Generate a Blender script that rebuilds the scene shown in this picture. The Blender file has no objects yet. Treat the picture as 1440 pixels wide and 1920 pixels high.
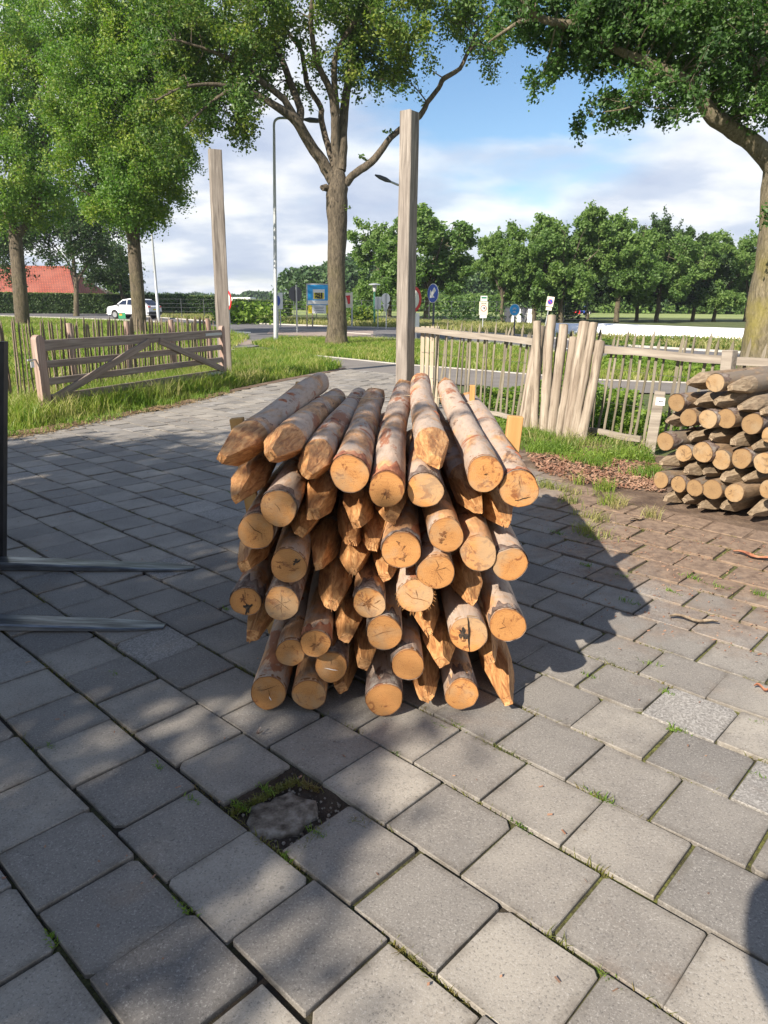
import bpy, math, random
import numpy as np
from mathutils import Vector, Matrix, Quaternion
random.seed(7); RS = np.random.RandomState(11)
D = bpy.data; SC = bpy.context.scene; COL = SC.collection
R = math.radians
# ---------------------------------------------------------------- camera
F, PITCH, ROLL, H = 1350.0, 0.284, 0.0087, 1.617
cam = D.cameras.new("camera"); cam.sensor_fit = 'HORIZONTAL'; cam.sensor_width = 36.0
cam.lens = 36.0*F/1440.0; cam.clip_start = 0.02; cam.clip_end = 4000
camo = D.objects.new("camera", cam); COL.objects.link(camo)
camo.matrix_world = Matrix.Translation((0, 0, H)) @ Matrix.Rotation(math.pi/2-PITCH, 4, 'X') @ Matrix.Rotation(ROLL, 4, 'Z')
SC.camera = camo
# ---------------------------------------------------------------- sun, sky, exposure
SUN_EL = R(34.5); SDX, SDY = 0.640, 0.768          # shadows fall towards (SDX, SDY)
sd = Vector((SDX*math.cos(SUN_EL), SDY*math.cos(SUN_EL), -math.sin(SUN_EL)))
sl = D.lights.new("sun", 'SUN'); sl.energy = 5.0; sl.angle = R(0.55); sl.color = (1.0, 0.90, 0.77)
so = D.objects.new("sun", sl); COL.objects.link(so); so.rotation_euler = sd.to_track_quat('-Z', 'Y').to_euler()
SC.view_settings.view_transform = 'Standard'; SC.view_settings.look = 'None'
SC.view_settings.exposure = 1.0; SC.view_settings.gamma = 1.0
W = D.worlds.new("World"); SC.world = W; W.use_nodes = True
nt = W.node_tree; nt.nodes.clear()
def N(nt, t, **k):
    n = nt.nodes.new(t)
    for a, b in k.items():
        if a.startswith('i_'):
            n.inputs[a[2:].replace('_', ' ')].default_value = b
        else:
            setattr(n, a, b)
    return n
def ramp(nt, stops, fac=None, interp='LINEAR'):
    r = nt.nodes.new('ShaderNodeValToRGB'); cr = r.color_ramp; cr.interpolation = interp
    while len(cr.elements) < len(stops): cr.elements.new(0.5)
    for e, (p, c) in zip(cr.elements, stops):
        e.position = p; e.color = (c, c, c, 1) if isinstance(c, (int, float)) else (*c, 1)
    if fac is not None: nt.links.new(fac, r.inputs['Fac'])
    return r
sky = N(nt, 'ShaderNodeTexSky', sky_type='NISHITA', sun_disc=False, sun_elevation=SUN_EL,
        sun_rotation=math.atan2(-SDX, -SDY), altitude=0, air_density=1.0, dust_density=0.6, ozone_density=2.0)
bg = N(nt, 'ShaderNodeBackground'); bg.inputs['Strength'].default_value = 0.078
hsv = N(nt, 'ShaderNodeHueSaturation'); hsv.inputs['Saturation'].default_value = 1.12; nt.links.new(sky.outputs[0], hsv.inputs['Color']); nt.links.new(hsv.outputs[0], bg.inputs[0])
tc = N(nt, 'ShaderNodeTexCoord')
sep = N(nt, 'ShaderNodeSeparateXYZ'); nt.links.new(tc.outputs['Generated'], sep.inputs[0])
zz = N(nt, 'ShaderNodeMath', operation='ADD'); nt.links.new(sep.outputs['Z'], zz.inputs[0]); zz.inputs[1].default_value = 0.22
zc = N(nt, 'ShaderNodeMath', operation='MAXIMUM'); nt.links.new(zz.outputs[0], zc.inputs[0]); zc.inputs[1].default_value = 0.05
px_ = N(nt, 'ShaderNodeMath', operation='DIVIDE'); nt.links.new(sep.outputs['X'], px_.inputs[0]); nt.links.new(zc.outputs[0], px_.inputs[1])
py_ = N(nt, 'ShaderNodeMath', operation='DIVIDE'); nt.links.new(sep.outputs['Y'], py_.inputs[0]); nt.links.new(zc.outputs[0], py_.inputs[1])
cmb = N(nt, 'ShaderNodeCombineXYZ'); nt.links.new(px_.outputs[0], cmb.inputs[0]); nt.links.new(py_.outputs[0], cmb.inputs[1])
n1 = N(nt, 'ShaderNodeTexNoise'); n1.inputs['Scale'].default_value = 1.15; n1.inputs['Detail'].default_value = 7; n1.inputs['Roughness'].default_value = 0.52; n1.inputs['Distortion'].default_value = 0.25
nt.links.new(cmb.outputs[0], n1.inputs['Vector'])
# a gap of blue in the cloud deck, high and a little right of straight ahead
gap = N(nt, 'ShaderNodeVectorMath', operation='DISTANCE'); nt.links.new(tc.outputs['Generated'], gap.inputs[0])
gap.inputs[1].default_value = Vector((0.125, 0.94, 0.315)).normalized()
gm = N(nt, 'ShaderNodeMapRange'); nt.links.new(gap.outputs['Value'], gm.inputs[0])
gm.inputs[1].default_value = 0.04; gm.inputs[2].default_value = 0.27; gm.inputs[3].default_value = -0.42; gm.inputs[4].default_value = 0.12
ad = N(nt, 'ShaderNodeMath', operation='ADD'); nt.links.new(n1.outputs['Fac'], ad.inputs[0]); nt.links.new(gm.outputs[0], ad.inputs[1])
clr = N(nt, 'ShaderNodeMapRange'); nt.links.new(sep.outputs['Z'], clr.inputs[0])      # unseen overhead cloud thinned out so the shade turns darker and bluer
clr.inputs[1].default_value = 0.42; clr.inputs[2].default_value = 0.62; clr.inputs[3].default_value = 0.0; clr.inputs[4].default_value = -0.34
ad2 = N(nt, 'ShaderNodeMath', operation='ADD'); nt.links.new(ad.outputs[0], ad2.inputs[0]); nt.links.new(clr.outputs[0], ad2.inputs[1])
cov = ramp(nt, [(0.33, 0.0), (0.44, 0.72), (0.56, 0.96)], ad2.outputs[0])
n2 = N(nt, 'ShaderNodeTexNoise'); n2.inputs['Scale'].default_value = 1.9; n2.inputs['Detail'].default_value = 6; n2.inputs['Roughness'].default_value = 0.5
nt.links.new(cmb.outputs[0], n2.inputs['Vector'])
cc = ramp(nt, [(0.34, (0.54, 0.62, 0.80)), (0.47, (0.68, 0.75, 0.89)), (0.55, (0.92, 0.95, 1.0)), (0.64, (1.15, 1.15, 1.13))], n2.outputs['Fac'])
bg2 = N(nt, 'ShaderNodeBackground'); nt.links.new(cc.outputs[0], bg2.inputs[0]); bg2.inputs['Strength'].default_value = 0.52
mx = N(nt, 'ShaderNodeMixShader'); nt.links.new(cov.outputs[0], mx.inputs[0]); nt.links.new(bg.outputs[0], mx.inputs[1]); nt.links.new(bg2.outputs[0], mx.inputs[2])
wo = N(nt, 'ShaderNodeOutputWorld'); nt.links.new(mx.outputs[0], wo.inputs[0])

# ---------------------------------------------------------------- helpers
CR, SR, CP, SP = math.cos(ROLL), math.sin(ROLL), math.cos(PITCH), math.sin(PITCH)
def ray(x, y):
    dx, dy = x-720, y-960
    u, v = CR*dx+SR*dy, -SR*dx+CR*dy
    return u, F*CP-v*SP, -(F*SP+v*CP)
def at(x, y, Y):
    u, w, d = ray(x, y); t = Y/w
    return Vector((u*t, Y, H+d*t))
def gr(x, y, z=0.0):
    u, w, d = ray(x, y); t = (z-H)/d
    return Vector((u*t, w*t, z))
def mpp(x, y, Y):                # metres per photo pixel there
    return Y/ray(x, y)[1]
def lin(r, g, b):
    f = lambda c: (c/255/12.92) if c/255 <= 0.04045 else ((c/255+0.055)/1.055)**2.4
    return (f(r), f(g), f(b))
def tag(o, label=None, cat=None, group=None, kind=None):
    if label: o['label'] = label
    if cat: o['category'] = cat
    if group: o['group'] = group
    if kind: o['kind'] = kind
    return o
def empty(name, loc, rz=0.0, label=None, cat=None, group=None, rot=None):
    o = D.objects.new(name, None); COL.objects.link(o); o.location = loc; o.empty_display_size = 0.1
    if rot is not None:
        o.rotation_mode = 'QUATERNION'; o.rotation_quaternion = rot
    else: o.rotation_euler = (0, 0, rz)
    return tag(o, label, cat, group)
def link(name, me, parent=None):
    o = D.objects.new(name, me); COL.objects.link(o)
    if parent is not None: o.parent = parent
    return o
class MB:
    def __init__(s): s.v = []; s.f = []; s.m = []; s.sm = []
    def add(s, vs, fs, mi=0, smooth=False):
        b = len(s.v); s.v.extend([tuple(v) for v in vs])
        for f in fs: s.f.append([b+i for i in f]); s.m.append(mi); s.sm.append(smooth)
        return s
    def box(s, c, size, rot=None, mi=0, bev=0.0):
        c = Vector(c); hx, hy, hz = size[0]/2, size[1]/2, size[2]/2
        q = rot if rot is not None else Matrix.Identity(3)
        if bev <= 0:
            vs = [c+q@Vector((x*hx, y*hy, z*hz)) for x in (-1, 1) for y in (-1, 1) for z in (-1, 1)]
            return s.add(vs, [(0, 1, 3, 2), (4, 6, 7, 5), (0, 4, 5, 1), (2, 3, 7, 6), (0, 2, 6, 4), (1, 5, 7, 3)], mi)
        b = min(bev, hx*.9, hy*.9, hz*.9); idx = {}; vs = []
        for x in (-1, 1):
            for y in (-1, 1):
                for z in (-1, 1):
                    for a in range(3):
                        e = [hx-b, hy-b, hz-b]; e[a] += b
                        idx[(x, y, z, a)] = len(vs); vs.append(c+q@Vector((x*e[0], y*e[1], z*e[2])))
        fs = []
        for a in range(3):
            for sg in (-1, 1):
                o = [k for k in range(3) if k != a]; L = []
                for p, r_ in ((-1, -1), (1, -1), (1, 1), (-1, 1)):
                    k = [0, 0, 0]; k[a] = sg; k[o[0]] = p; k[o[1]] = r_; L.append(idx[(*k, a)])
                fs.append(L)
        for a in range(3):
            o = [k for k in range(3) if k != a]
            for p in (-1, 1):
                for r_ in (-1, 1):
                    L = []
                    for sg, ax in ((-1, o[0]), (-1, o[1]), (1, o[1]), (1, o[0])):
                        k = [0, 0, 0]; k[a] = sg; k[o[0]] = p; k[o[1]] = r_; L.append(idx[(*k, ax)])
                    fs.append(L)
        for x in (-1, 1):
            for y in (-1, 1):
                for z in (-1, 1): fs.append([idx[(x, y, z, a)] for a in range(3)])
        return s.add(vs, fs, mi)
    def tube(s, pts, rad, n=10, mi=0, cap=True, smooth=True, wob=0.0, seed=0):
        pts = [Vector(p) for p in pts]; k = len(pts)
        if not hasattr(rad, '__len__'): rad = [rad]*k
        ref = None; vs = []
        for i, p in enumerate(pts):
            d = (pts[min(i+1, k-1)]-pts[max(i-1, 0)])
            if d.length < 1e-9: d = Vector((0, 0, 1))
            d.normalize()
            if ref is None:
                ref = d.orthogonal().normalized()
            ref = (ref-d*ref.dot(d)).normalized(); b = d.cross(ref)
            for j in range(n):
                a = 2*math.pi*j/n; r = rad[i]
                if wob: r *= 1+wob*(math.sin(3*a+seed+i*.7)+.6*math.sin(5*a-seed*2+i*1.3)+.5*math.sin(2*a+i*.37+seed*3))
                vs.append(p+(ref*math.cos(a)+b*math.sin(a))*r)
        fs = [(i*n+j, i*n+(j+1) % n, (i+1)*n+(j+1) % n, (i+1)*n+j) for i in range(k-1) for j in range(n)]
        s.add(vs, fs, mi, smooth)
        if cap:
            s.add(vs[:n][::-1], [tuple(range(n))], mi); s.add(vs[-n:], [tuple(range(n))], mi)
        return s
    def prism(s, poly, axis, t, mi=0, mi_side=None):
        """poly: list of 3D points (planar), extruded by vector axis*t"""
        a = Vector(axis)*t; n = len(poly); p = [Vector(q) for q in poly]
        vs = p+[q+a for q in p]
        s.add(vs, [tuple(range(n))[::-1], tuple(range(n, 2*n))], mi)
        s.add(vs, [(i, (i+1) % n, n+(i+1) % n, n+i) for i in range(n)], mi if mi_side is None else mi_side)
        return s
    def build(s, name, mats, parent=None):
        me = D.meshes.new(name); me.from_pydata(s.v, [], s.f)
        if not isinstance(mats, (list, tuple)): mats = [mats]
        for m in mats: me.materials.append(m)
        me.polygons.foreach_set('material_index', s.m)
        me.polygons.foreach_set('use_smooth', s.sm)
        me.update(); return link(name, me, parent)
def np_mesh(name, V, Fq, mat, parent=None, smooth=False, tris=None):
    """V (n,3) array, Fq (m,k) int array of k-gons"""
    me = D.meshes.new(name); V = np.ascontiguousarray(V, dtype=np.float32)
    k = Fq.shape[1]; m = len(Fq); loops = Fq.reshape(-1).astype(np.int32)
    starts = np.arange(m, dtype=np.int32)*k; tot = np.full(m, k, np.int32)
    if tris is not None and len(tris):
        st2 = len(loops)+np.arange(len(tris), dtype=np.int32)*3
        loops = np.concatenate([loops, tris.reshape(-1).astype(np.int32)])
        starts = np.concatenate([starts, st2]); tot = np.concatenate([tot, np.full(len(tris), 3, np.int32)])
    me.vertices.add(len(V)); me.vertices.foreach_set('co', V.reshape(-1))
    me.loops.add(len(loops)); me.loops.foreach_set('vertex_index', loops)
    me.polygons.add(len(starts)); me.polygons.foreach_set('loop_start', starts); me.polygons.foreach_set('loop_total', tot)
    me.polygons.foreach_set('use_smooth', np.full(len(starts), smooth))
    me.materials.append(mat); me.update(calc_edges=True); me.validate()
    return link(name, me, parent)

# ---------------------------------------------------------------- materials
def mat(name, col=None, rough=0.85, metal=0.0, spec=None):
    m = D.materials.new(name); m.use_nodes = True; b = m.node_tree.nodes['Principled BSDF']
    if col is not None: b.inputs['Base Color'].default_value = (*col, 1)
    b.inputs['Roughness'].default_value = rough; b.inputs['Metallic'].default_value = metal
    if spec is not None: b.inputs['Specular IOR Level'].default_value = spec
    return m, m.node_tree, b
def coords(t, kind='Object', scale=(1, 1, 1), rnd=False):
    c = N(t, 'ShaderNodeTexCoord'); mp = N(t, 'ShaderNodeMapping'); mp.inputs['Scale'].default_value = scale
    src = c.outputs[kind]
    if rnd:
        oi = N(t, 'ShaderNodeObjectInfo'); mu = N(t, 'ShaderNodeMath', operation='MULTIPLY'); mu.inputs[1].default_value = 57.0
        t.links.new(oi.outputs['Random'], mu.inputs[0]); va = N(t, 'ShaderNodeVectorMath', operation='ADD')
        t.links.new(src, va.inputs[0]); t.links.new(mu.outputs[0], va.inputs[1]); src = va.outputs[0]
    t.links.new(src, mp.inputs['Vector']); return mp.outputs[0]
def noise(t, vec, scale, detail=4, rough=0.55, dist=0.0):
    n = N(t, 'ShaderNodeTexNoise'); n.inputs['Scale'].default_value = scale; n.inputs['Detail'].default_value = detail
    n.inputs['Roughness'].default_value = rough; n.inputs['Distortion'].default_value = dist
    t.links.new(vec, n.inputs['Vector']); return n.outputs['Fac']
def mixc(t, fac, a, b, mode='MIX'):
    m = N(t, 'ShaderNodeMix', data_type='RGBA', blend_type=mode)
    for s_, v in ((0, fac), (6, a), (7, b)):
        if hasattr(v, 'is_output'): t.links.new(v, m.inputs[s_])
        else: m.inputs[s_].default_value = v if s_ == 0 else (*v, 1)
    return m.outputs[2]
def bump(t, b, h, strength=0.4, dist=0.01):
    n = N(t, 'ShaderNodeBump'); n.inputs['Strength'].default_value = strength; n.inputs['Distance'].default_value = dist
    t.links.new(h, n.inputs['Height']); t.links.new(n.outputs[0], b.inputs['Normal'])
def mapr(t, v, a, b, c=0.0, d=1.0):
    m = N(t, 'ShaderNodeMapRange'); t.links.new(v, m.inputs[0])
    for i, x in enumerate((a, b, c, d)): m.inputs[i+1].default_value = x
    return m.outputs[0]
def math_(t, op, a, b=None):
    m = N(t, 'ShaderNodeMath', operation=op)
    for i, v in enumerate((a, b)):
        if v is None: continue
        if hasattr(v, 'is_output'): t.links.new(v, m.inputs[i])
        else: m.inputs[i].default_value = v
    return m.outputs[0]
def noisy(name, cols, scale=4, rough=0.85, stretch=(1, 1, 1), bs=0.3, bd=0.01, detail=6, kind='Object', rnd=True, fine=None, lo=.32, hi=.68):
    m, t, b = mat(name, None, rough); v = coords(t, kind, stretch, rnd)
    n = noise(t, v, scale, detail)
    k = len(cols); r = ramp(t, [(lo+(hi-lo)*i/(k-1), c) for i, c in enumerate(cols)], n)
    out = r.outputs[0]
    if fine:
        nf = noise(t, v, fine, 3, .6); out = mixc(t, mapr(t, nf, .35, .7, 0, .55), out, tuple(c*.45 for c in cols[0]))
    t.links.new(out, b.inputs['Base Color'])
    if bs: bump(t, b, noise(t, v, scale*3, 5, .6), bs, bd)
    return m
M = {}
# concrete pavers: per-tile tint and exposed aggregate
m, t, b = mat('paver', None, 0.88); v = coords(t)
at_ = N(t, 'ShaderNodeAttribute', attribute_name='tint'); ag = N(t, 'ShaderNodeAttribute', attribute_name='agg')
base = ramp(t, [(0, (0.175, 0.165, 0.152)), (0.5, (0.255, 0.235, 0.207)), (1, (0.325, 0.298, 0.257))], at_.outputs['Fac'])
blot = noise(t, v, 2.6, 8, .68); c1 = mixc(t, mapr(t, blot, .42, .62, 0, .5), base.outputs[0], (0.135, 0.124, 0.115))
sp = noise(t, v, 150, 3, .8); c2 = mixc(t, mapr(t, sp, .54, .68, 0, .60), c1, (0.45, 0.43, 0.40))
sp2 = noise(t, v, 120, 3, .8); c3 = mixc(t, mapr(t, sp2, .32, .46, .62, 0), c2, (0.045, 0.043, 0.042))
ed = N(t, 'ShaderNodeAttribute', attribute_name='edge'); edn = mapr(t, noise(t, v, 11, 6, .7), .38, .66, 0, .62)
c3 = mixc(t, math_(t, 'MULTIPLY', ed.outputs['Fac'], edn), c3, (0.085, 0.070, 0.052))
gm_ = N(t, 'ShaderNodeTexVoronoi'); gm_.inputs['Scale'].default_value = 5.5; t.links.new(v, gm_.inputs['Vector']); c3 = mixc(t, mapr(t, math_(t, 'ADD', gm_.outputs['Distance'], math_(t, 'MULTIPLY', noise(t, v, 50, 4, .6), .05)), .055, .075, .55, 0), c3, (0.07, 0.062, 0.055))
vo = N(t, 'ShaderNodeTexVoronoi'); vo.inputs['Scale'].default_value = 150; t.links.new(v, vo.inputs['Vector'])
agc = ramp(t, [(0.1, (0.08, 0.08, 0.085)), (0.5, (0.26, 0.255, 0.25)), (0.9, (0.5, 0.49, 0.47))], vo.outputs['Color'])
c4 = mixc(t, math_(t, 'MULTIPLY', ag.outputs['Fac'], .5), c3, agc.outputs[0])
# wind-blown soil towards the right-hand stack (a stain with its own shape)
ge = N(t, 'ShaderNodeSeparateXYZ'); t.links.new(v, ge.inputs[0])
sx = mapr(t, ge.outputs['X'], .75, 2.0, 0, 1); sy = mapr(t, ge.outputs['Y'], 2.7, 4.5, 0, 1)
sm = math_(t, 'MULTIPLY', sx, sy); dn = noise(t, v, 2.2, 6, .65)
dm = mapr(t, math_(t, 'ADD', math_(t, 'MULTIPLY', sm, .62), dn), .60, .95, 0, .95)
soilc = ramp(t, [(.35, (0.11, 0.07, 0.048)), (.6, (0.25, 0.175, 0.12))], noise(t, v, 14, 6, .7))
c5 = mixc(t, dm, c4, soilc.outputs[0])
t.links.new(c5, b.inputs['Base Color'])
hh = math_(t, 'ADD', math_(t, 'MULTIPLY', sp2, 1.0), math_(t, 'MULTIPLY', noise(t, v, 18, 4, .6), .8)); bump(t, b, hh, .35, .004)
M['paver'] = m
# joints
m, t, b = mat('joint_soil', None, 1.0); v = coords(t)
gq = noise(t, v, 2.3, 4, .6); gx = N(t, 'ShaderNodeSeparateXYZ'); t.links.new(v, gx.inputs[0]); gq = math_(t, 'ADD', gq, mapr(t, gx.outputs['X'], -.6, 1.0, -.05, .12))
base = ramp(t, [(.40, (0.03, 0.022, 0.016)), (.52, (0.085, 0.085, 0.028)), (.66, (0.16, 0.17, 0.04))], gq)
f2 = noise(t, v, 60, 4, .7); c = mixc(t, mapr(t, f2, .4, .62, 0, .8), base.outputs[0], (0.02, 0.014, 0.01))
t.links.new(c, b.inputs['Base Color']); bump(t, b, noise(t, v, 90, 4, .7), .8, .01); M['joint'] = m
M['dirt'] = noisy('dirt', [(0.075, 0.045, 0.03), (0.15, 0.10, 0.065), (0.24, 0.17, 0.12)], 5, 1.0, bs=.8, bd=.02, rnd=False, fine=60)
M['hollow_soil'] = noisy('hole_soil', [(0.02, 0.014, 0.01), (0.06, 0.042, 0.03)], 14, 1.0, bs=.8, bd=.02, rnd=False)  # dark soil filling the hollow of the missing slab
M['turf'] = noisy('turf', [(0.045, 0.06, 0.018), (0.085, 0.12, 0.026), (0.16, 0.16, 0.055)], .9, 1.0, bs=.6, bd=.05, rnd=False, fine=9)
M['field'] = noisy('field', [(0.17, 0.23, 0.06), (0.24, 0.30, 0.09), (0.31, 0.35, 0.13)], .05, 1.0, bs=0, rnd=False, fine=1.5)
M['asphalt'] = noisy('asphalt', [(0.105, 0.10, 0.105), (0.15, 0.145, 0.15), (0.20, 0.19, 0.19)], .6, .9, bs=.3, bd=.01, rnd=False, fine=40)
M['path'] = noisy('path_asphalt', [(0.17, 0.155, 0.145), (0.23, 0.21, 0.195)], 1.2, .9, bs=.3, bd=.01, rnd=False, fine=50)
M['kerb'] = noisy('kerb_concrete', [(0.36, 0.34, 0.31), (0.48, 0.46, 0.42)], 3, .9, bs=.3, rnd=False)
M['redpave'] = noisy('red_brick_pave', [(0.26, 0.20, 0.17), (0.38, 0.31, 0.27)], 2, .9, bs=0, rnd=False, fine=20)
M['whiteline'] = mat('road_marking', (0.7, 0.7, 0.68), .8)[0]
def leafmat(name, stops, trans=.35, scale=.35):
    m, t, b = mat(name, None, 0.5, spec=.4); nt_ = t; out = [n for n in t.nodes if n.type == 'OUTPUT_MATERIAL'][0]
    g = N(t, 'ShaderNodeNewGeometry'); v = coords(t)
    big = noise(t, v, scale*1.6, 4, .6)
    mixv = math_(t, 'ADD', math_(t, 'MULTIPLY', g.outputs['Random Per Island'], .26), math_(t, 'MULTIPLY', big, 1.05))
    r = ramp(t, [(.25+.6*i/(len(stops)-1), c) for i, c in enumerate(stops)], mixv)
    t.links.new(r.outputs[0], b.inputs['Base Color'])
    tr = N(t, 'ShaderNodeBsdfTranslucent'); lc = mixc(t, 1.0, r.outputs[0], (1.0, 1.25, .45), 'MULTIPLY')
    t.links.new(lc, tr.inputs['Color'])
    ms = N(t, 'ShaderNodeMixShader'); ms.inputs[0].default_value = trans
    t.links.new(b.outputs[0], ms.inputs[1]); t.links.new(tr.outputs[0], ms.inputs[2]); t.links.new(ms.outputs[0], out.inputs[0])
    return m
M['oak'] = leafmat('oak_leaf', [(0.024, 0.06, 0.016), (0.055, 0.12, 0.026), (0.105, 0.18, 0.034), (0.22, 0.26, 0.04)], .4)
M['oakdark'] = leafmat('oak_leaf_dark', [(0.014, 0.036, 0.012), (0.03, 0.065, 0.018), (0.06, 0.115, 0.025)], .28)
M['bright'] = leafmat('roadside_leaf', [(0.034, 0.095, 0.025), (0.075, 0.175, 0.038), (0.125, 0.235, 0.045), (0.15, 0.25, 0.045), (0.27, 0.34, 0.05)], .45, .25)
M['row'] = leafmat('row_leaf', [(0.06, 0.12, 0.036), (0.115, 0.205, 0.054), (0.19, 0.285, 0.075)], .45, .2)
M['oaknear'] = leafmat('near_oak_leaf', [(0.02, 0.055, 0.018), (0.05, 0.11, 0.028), (0.10, 0.19, 0.04)], .42, .5)
M['wood'] = leafmat('far_wood_leaf', [(0.022, 0.055, 0.024), (0.045, 0.092, 0.034), (0.085, 0.15, 0.05)], .25, .06)
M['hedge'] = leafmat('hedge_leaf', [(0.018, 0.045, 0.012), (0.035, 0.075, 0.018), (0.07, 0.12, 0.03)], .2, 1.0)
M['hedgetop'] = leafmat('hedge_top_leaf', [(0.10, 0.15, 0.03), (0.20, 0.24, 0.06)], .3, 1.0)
M['grass'] = leafmat('grass_blade', [(0.035, 0.085, 0.012), (0.075, 0.16, 0.018), (0.15, 0.25, 0.03), (0.26, 0.31, 0.06), (0.42, 0.38, 0.17)], .45, .8)
M['drygrass'] = leafmat('dry_grass', [(0.11, 0.17, 0.03), (0.22, 0.25, 0.07), (0.42, 0.36, 0.18)], .4, .8)
M['weed'] = leafmat('weed_leaf', [(0.06, 0.12, 0.02), (0.12, 0.21, 0.03), (0.22, 0.31, 0.05)], .4, 1.5)
M['moss'] = leafmat('joint_weed', [(0.04, 0.06, 0.012), (0.09, 0.11, 0.02), (0.17, 0.17, 0.04), (0.20, 0.14, 0.06)], .3, 2.0)
def barkmat(name, dark, mid, moss, mossamt=.4):
    m, t, b = mat(name, None, .95); v = coords(t, 'Object', (1, 1, .28)); n = noise(t, v, 15, 8, .72, .8)
    r = ramp(t, [(.36, dark), (.55, mid), (.7, tuple(min(1, c*1.5) for c in mid))], n)
    mo = noise(t, coords(t), 1.3, 5, .6); zs = N(t, 'ShaderNodeSeparateXYZ'); t.links.new(coords(t), zs.inputs[0])
    c = mixc(t, math_(t, 'MULTIPLY', mapr(t, mo, .45, .65, .1, mossamt), mapr(t, zs.outputs['Z'], 1.5, 4.0, 1, .12)), r.outputs[0], moss)
    t.links.new(c, b.inputs['Base Color']); bump(t, b, n, 1.0, .06); return m
M['bark'] = barkmat('oak_bark', (0.028, 0.022, 0.016), (0.125, 0.10, 0.072), (0.13, 0.12, 0.04))
M['barkmoss'] = barkmat('mossy_bark', (0.06, 0.05, 0.03), (0.19, 0.16, 0.11), (0.23, 0.20, 0.045), .8)
# weathered sawn timber (grey) and friends; grain runs along local Z unless noted
def timber(name, cols, ax=2, sc=26, rough=.85, knots=None):
    m, t, b = mat(name, None, rough); s = [1, 1, 1]; s[ax] = .06
    v = coords(t, 'Object', tuple(s), True); n = noise(t, v, sc, 6, .6, .3)
    r = ramp(t, [(.34, cols[0]), (.5, cols[1]), (.66, cols[2])], n)
    big = noise(t, coords(t, 'Object', (1, 1, 1), True), 1.7, 4, .55)
    c = mixc(t, mapr(t, big, .4, .68, 0, .6), r.outputs[0], cols[3])
    t.links.new(c, b.inputs['Base Color']); bump(t, b, n, .5, .004); return m
GREY = [(0.105, 0.088, 0.075), (0.225, 0.195, 0.168), (0.34, 0.30, 0.262), (0.20, 0.172, 0.148)]
M['post'] = timber('weathered_oak', GREY, 2, 30)
M['gatewood'] = timber('gate_timber', [(0.12, 0.097, 0.08), (0.215, 0.178, 0.148), (0.30, 0.26, 0.22), (0.24, 0.175, 0.135)], 0, 30)
M['gatewoodz'] = timber('gate_stile_timber', [(0.18, 0.125, 0.10), (0.30, 0.22, 0.18), (0.40, 0.31, 0.26), (0.33, 0.21, 0.165)], 2, 30)
M['rail'] = timber('rail_timber', [(0.17, 0.145, 0.12), (0.27, 0.235, 0.195), (0.37, 0.33, 0.275), (0.24, 0.20, 0.16)], 0, 24)
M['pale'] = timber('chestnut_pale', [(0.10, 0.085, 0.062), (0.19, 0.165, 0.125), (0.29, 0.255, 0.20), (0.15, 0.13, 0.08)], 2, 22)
M['darkpale'] = timber('dark_chestnut_pale', [(0.09, 0.065, 0.048), (0.17, 0.13, 0.095), (0.25, 0.20, 0.15), (0.16, 0.125, 0.08)], 2, 22)  # darker, browner pales of the fence behind the gate
M['newboard'] = timber('new_board', [(0.27, 0.22, 0.155), (0.38, 0.325, 0.24), (0.47, 0.41, 0.315), (0.33, 0.265, 0.19)], 2, 20)
M['stake'] = timber('fresh_stake', [(0.38, 0.20, 0.065), (0.46, 0.26, 0.09), (0.52, 0.33, 0.14), (0.42, 0.22, 0.075)], 2, 20)
M['debarked'] = timber('debarked_post', [(0.12, 0.09, 0.065), (0.29, 0.24, 0.185), (0.40, 0.345, 0.275), (0.20, 0.155, 0.115)], 2, 30)
# round logs, axis along local Y
def logmat(name, tan, grey, red, dark, gamt=.55):
    m, t, b = mat(name, None, .8)
    oi = N(t, 'ShaderNodeObjectInfo')
    v = coords(t, 'Object', (1, .22, 1), True); vr = coords(t, 'Object', (1, 1, 1), True)
    n = noise(t, v, 26, 8, .68, .5); r = ramp(t, [(.36, tuple(c*.6 for c in tan)), (.5, tan), (.62, tuple(min(1, c*1.35) for c in tan))], n)
    g = noise(t, coords(t, 'Object', (1, .6, 1), True), 4.2, 8, .66, .6); gsh = math_(t, 'MULTIPLY', oi.outputs['Random'], .14)
    c = mixc(t, mapr(t, math_(t, 'ADD', g, gsh), .50, .60, 0, gamt), r.outputs[0], grey)
    c = mixc(t, mapr(t, noise(t, v, 60, 5, .7), .5, .7, 0, .45), c, tuple(x*.5 for x in tan))
    rd = noise(t, coords(t, 'Object', (1.3, .6, 1.3), True), 4.2, 6, .62, .8)
    c = mixc(t, mapr(t, rd, .565, .60, 0, .85), c, red)
    dk = noise(t, coords(t, 'Object', (1, .5, 1), True), 9, 7, .7, .5); c = mixc(t, mapr(t, dk, .60, .64, 0, .8), c, dark)
    t.links.new(c, b.inputs['Base Color']); h = math_(t, 'ADD', n, math_(t, 'MULTIPLY', g, 1.2)); bump(t, b, h, .55, .008); return m
M['log'] = logmat('peeled_log', (0.47, 0.255, 0.118), (0.40, 0.355, 0.315), (0.27, 0.088, 0.032), (0.10, 0.052, 0.032), .72)
M['logold'] = logmat('weathered_peeled_log', (0.24, 0.165, 0.10), (0.155, 0.13, 0.105), (0.17, 0.10, 0.05), (0.055, 0.042, 0.03), .85)
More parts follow.
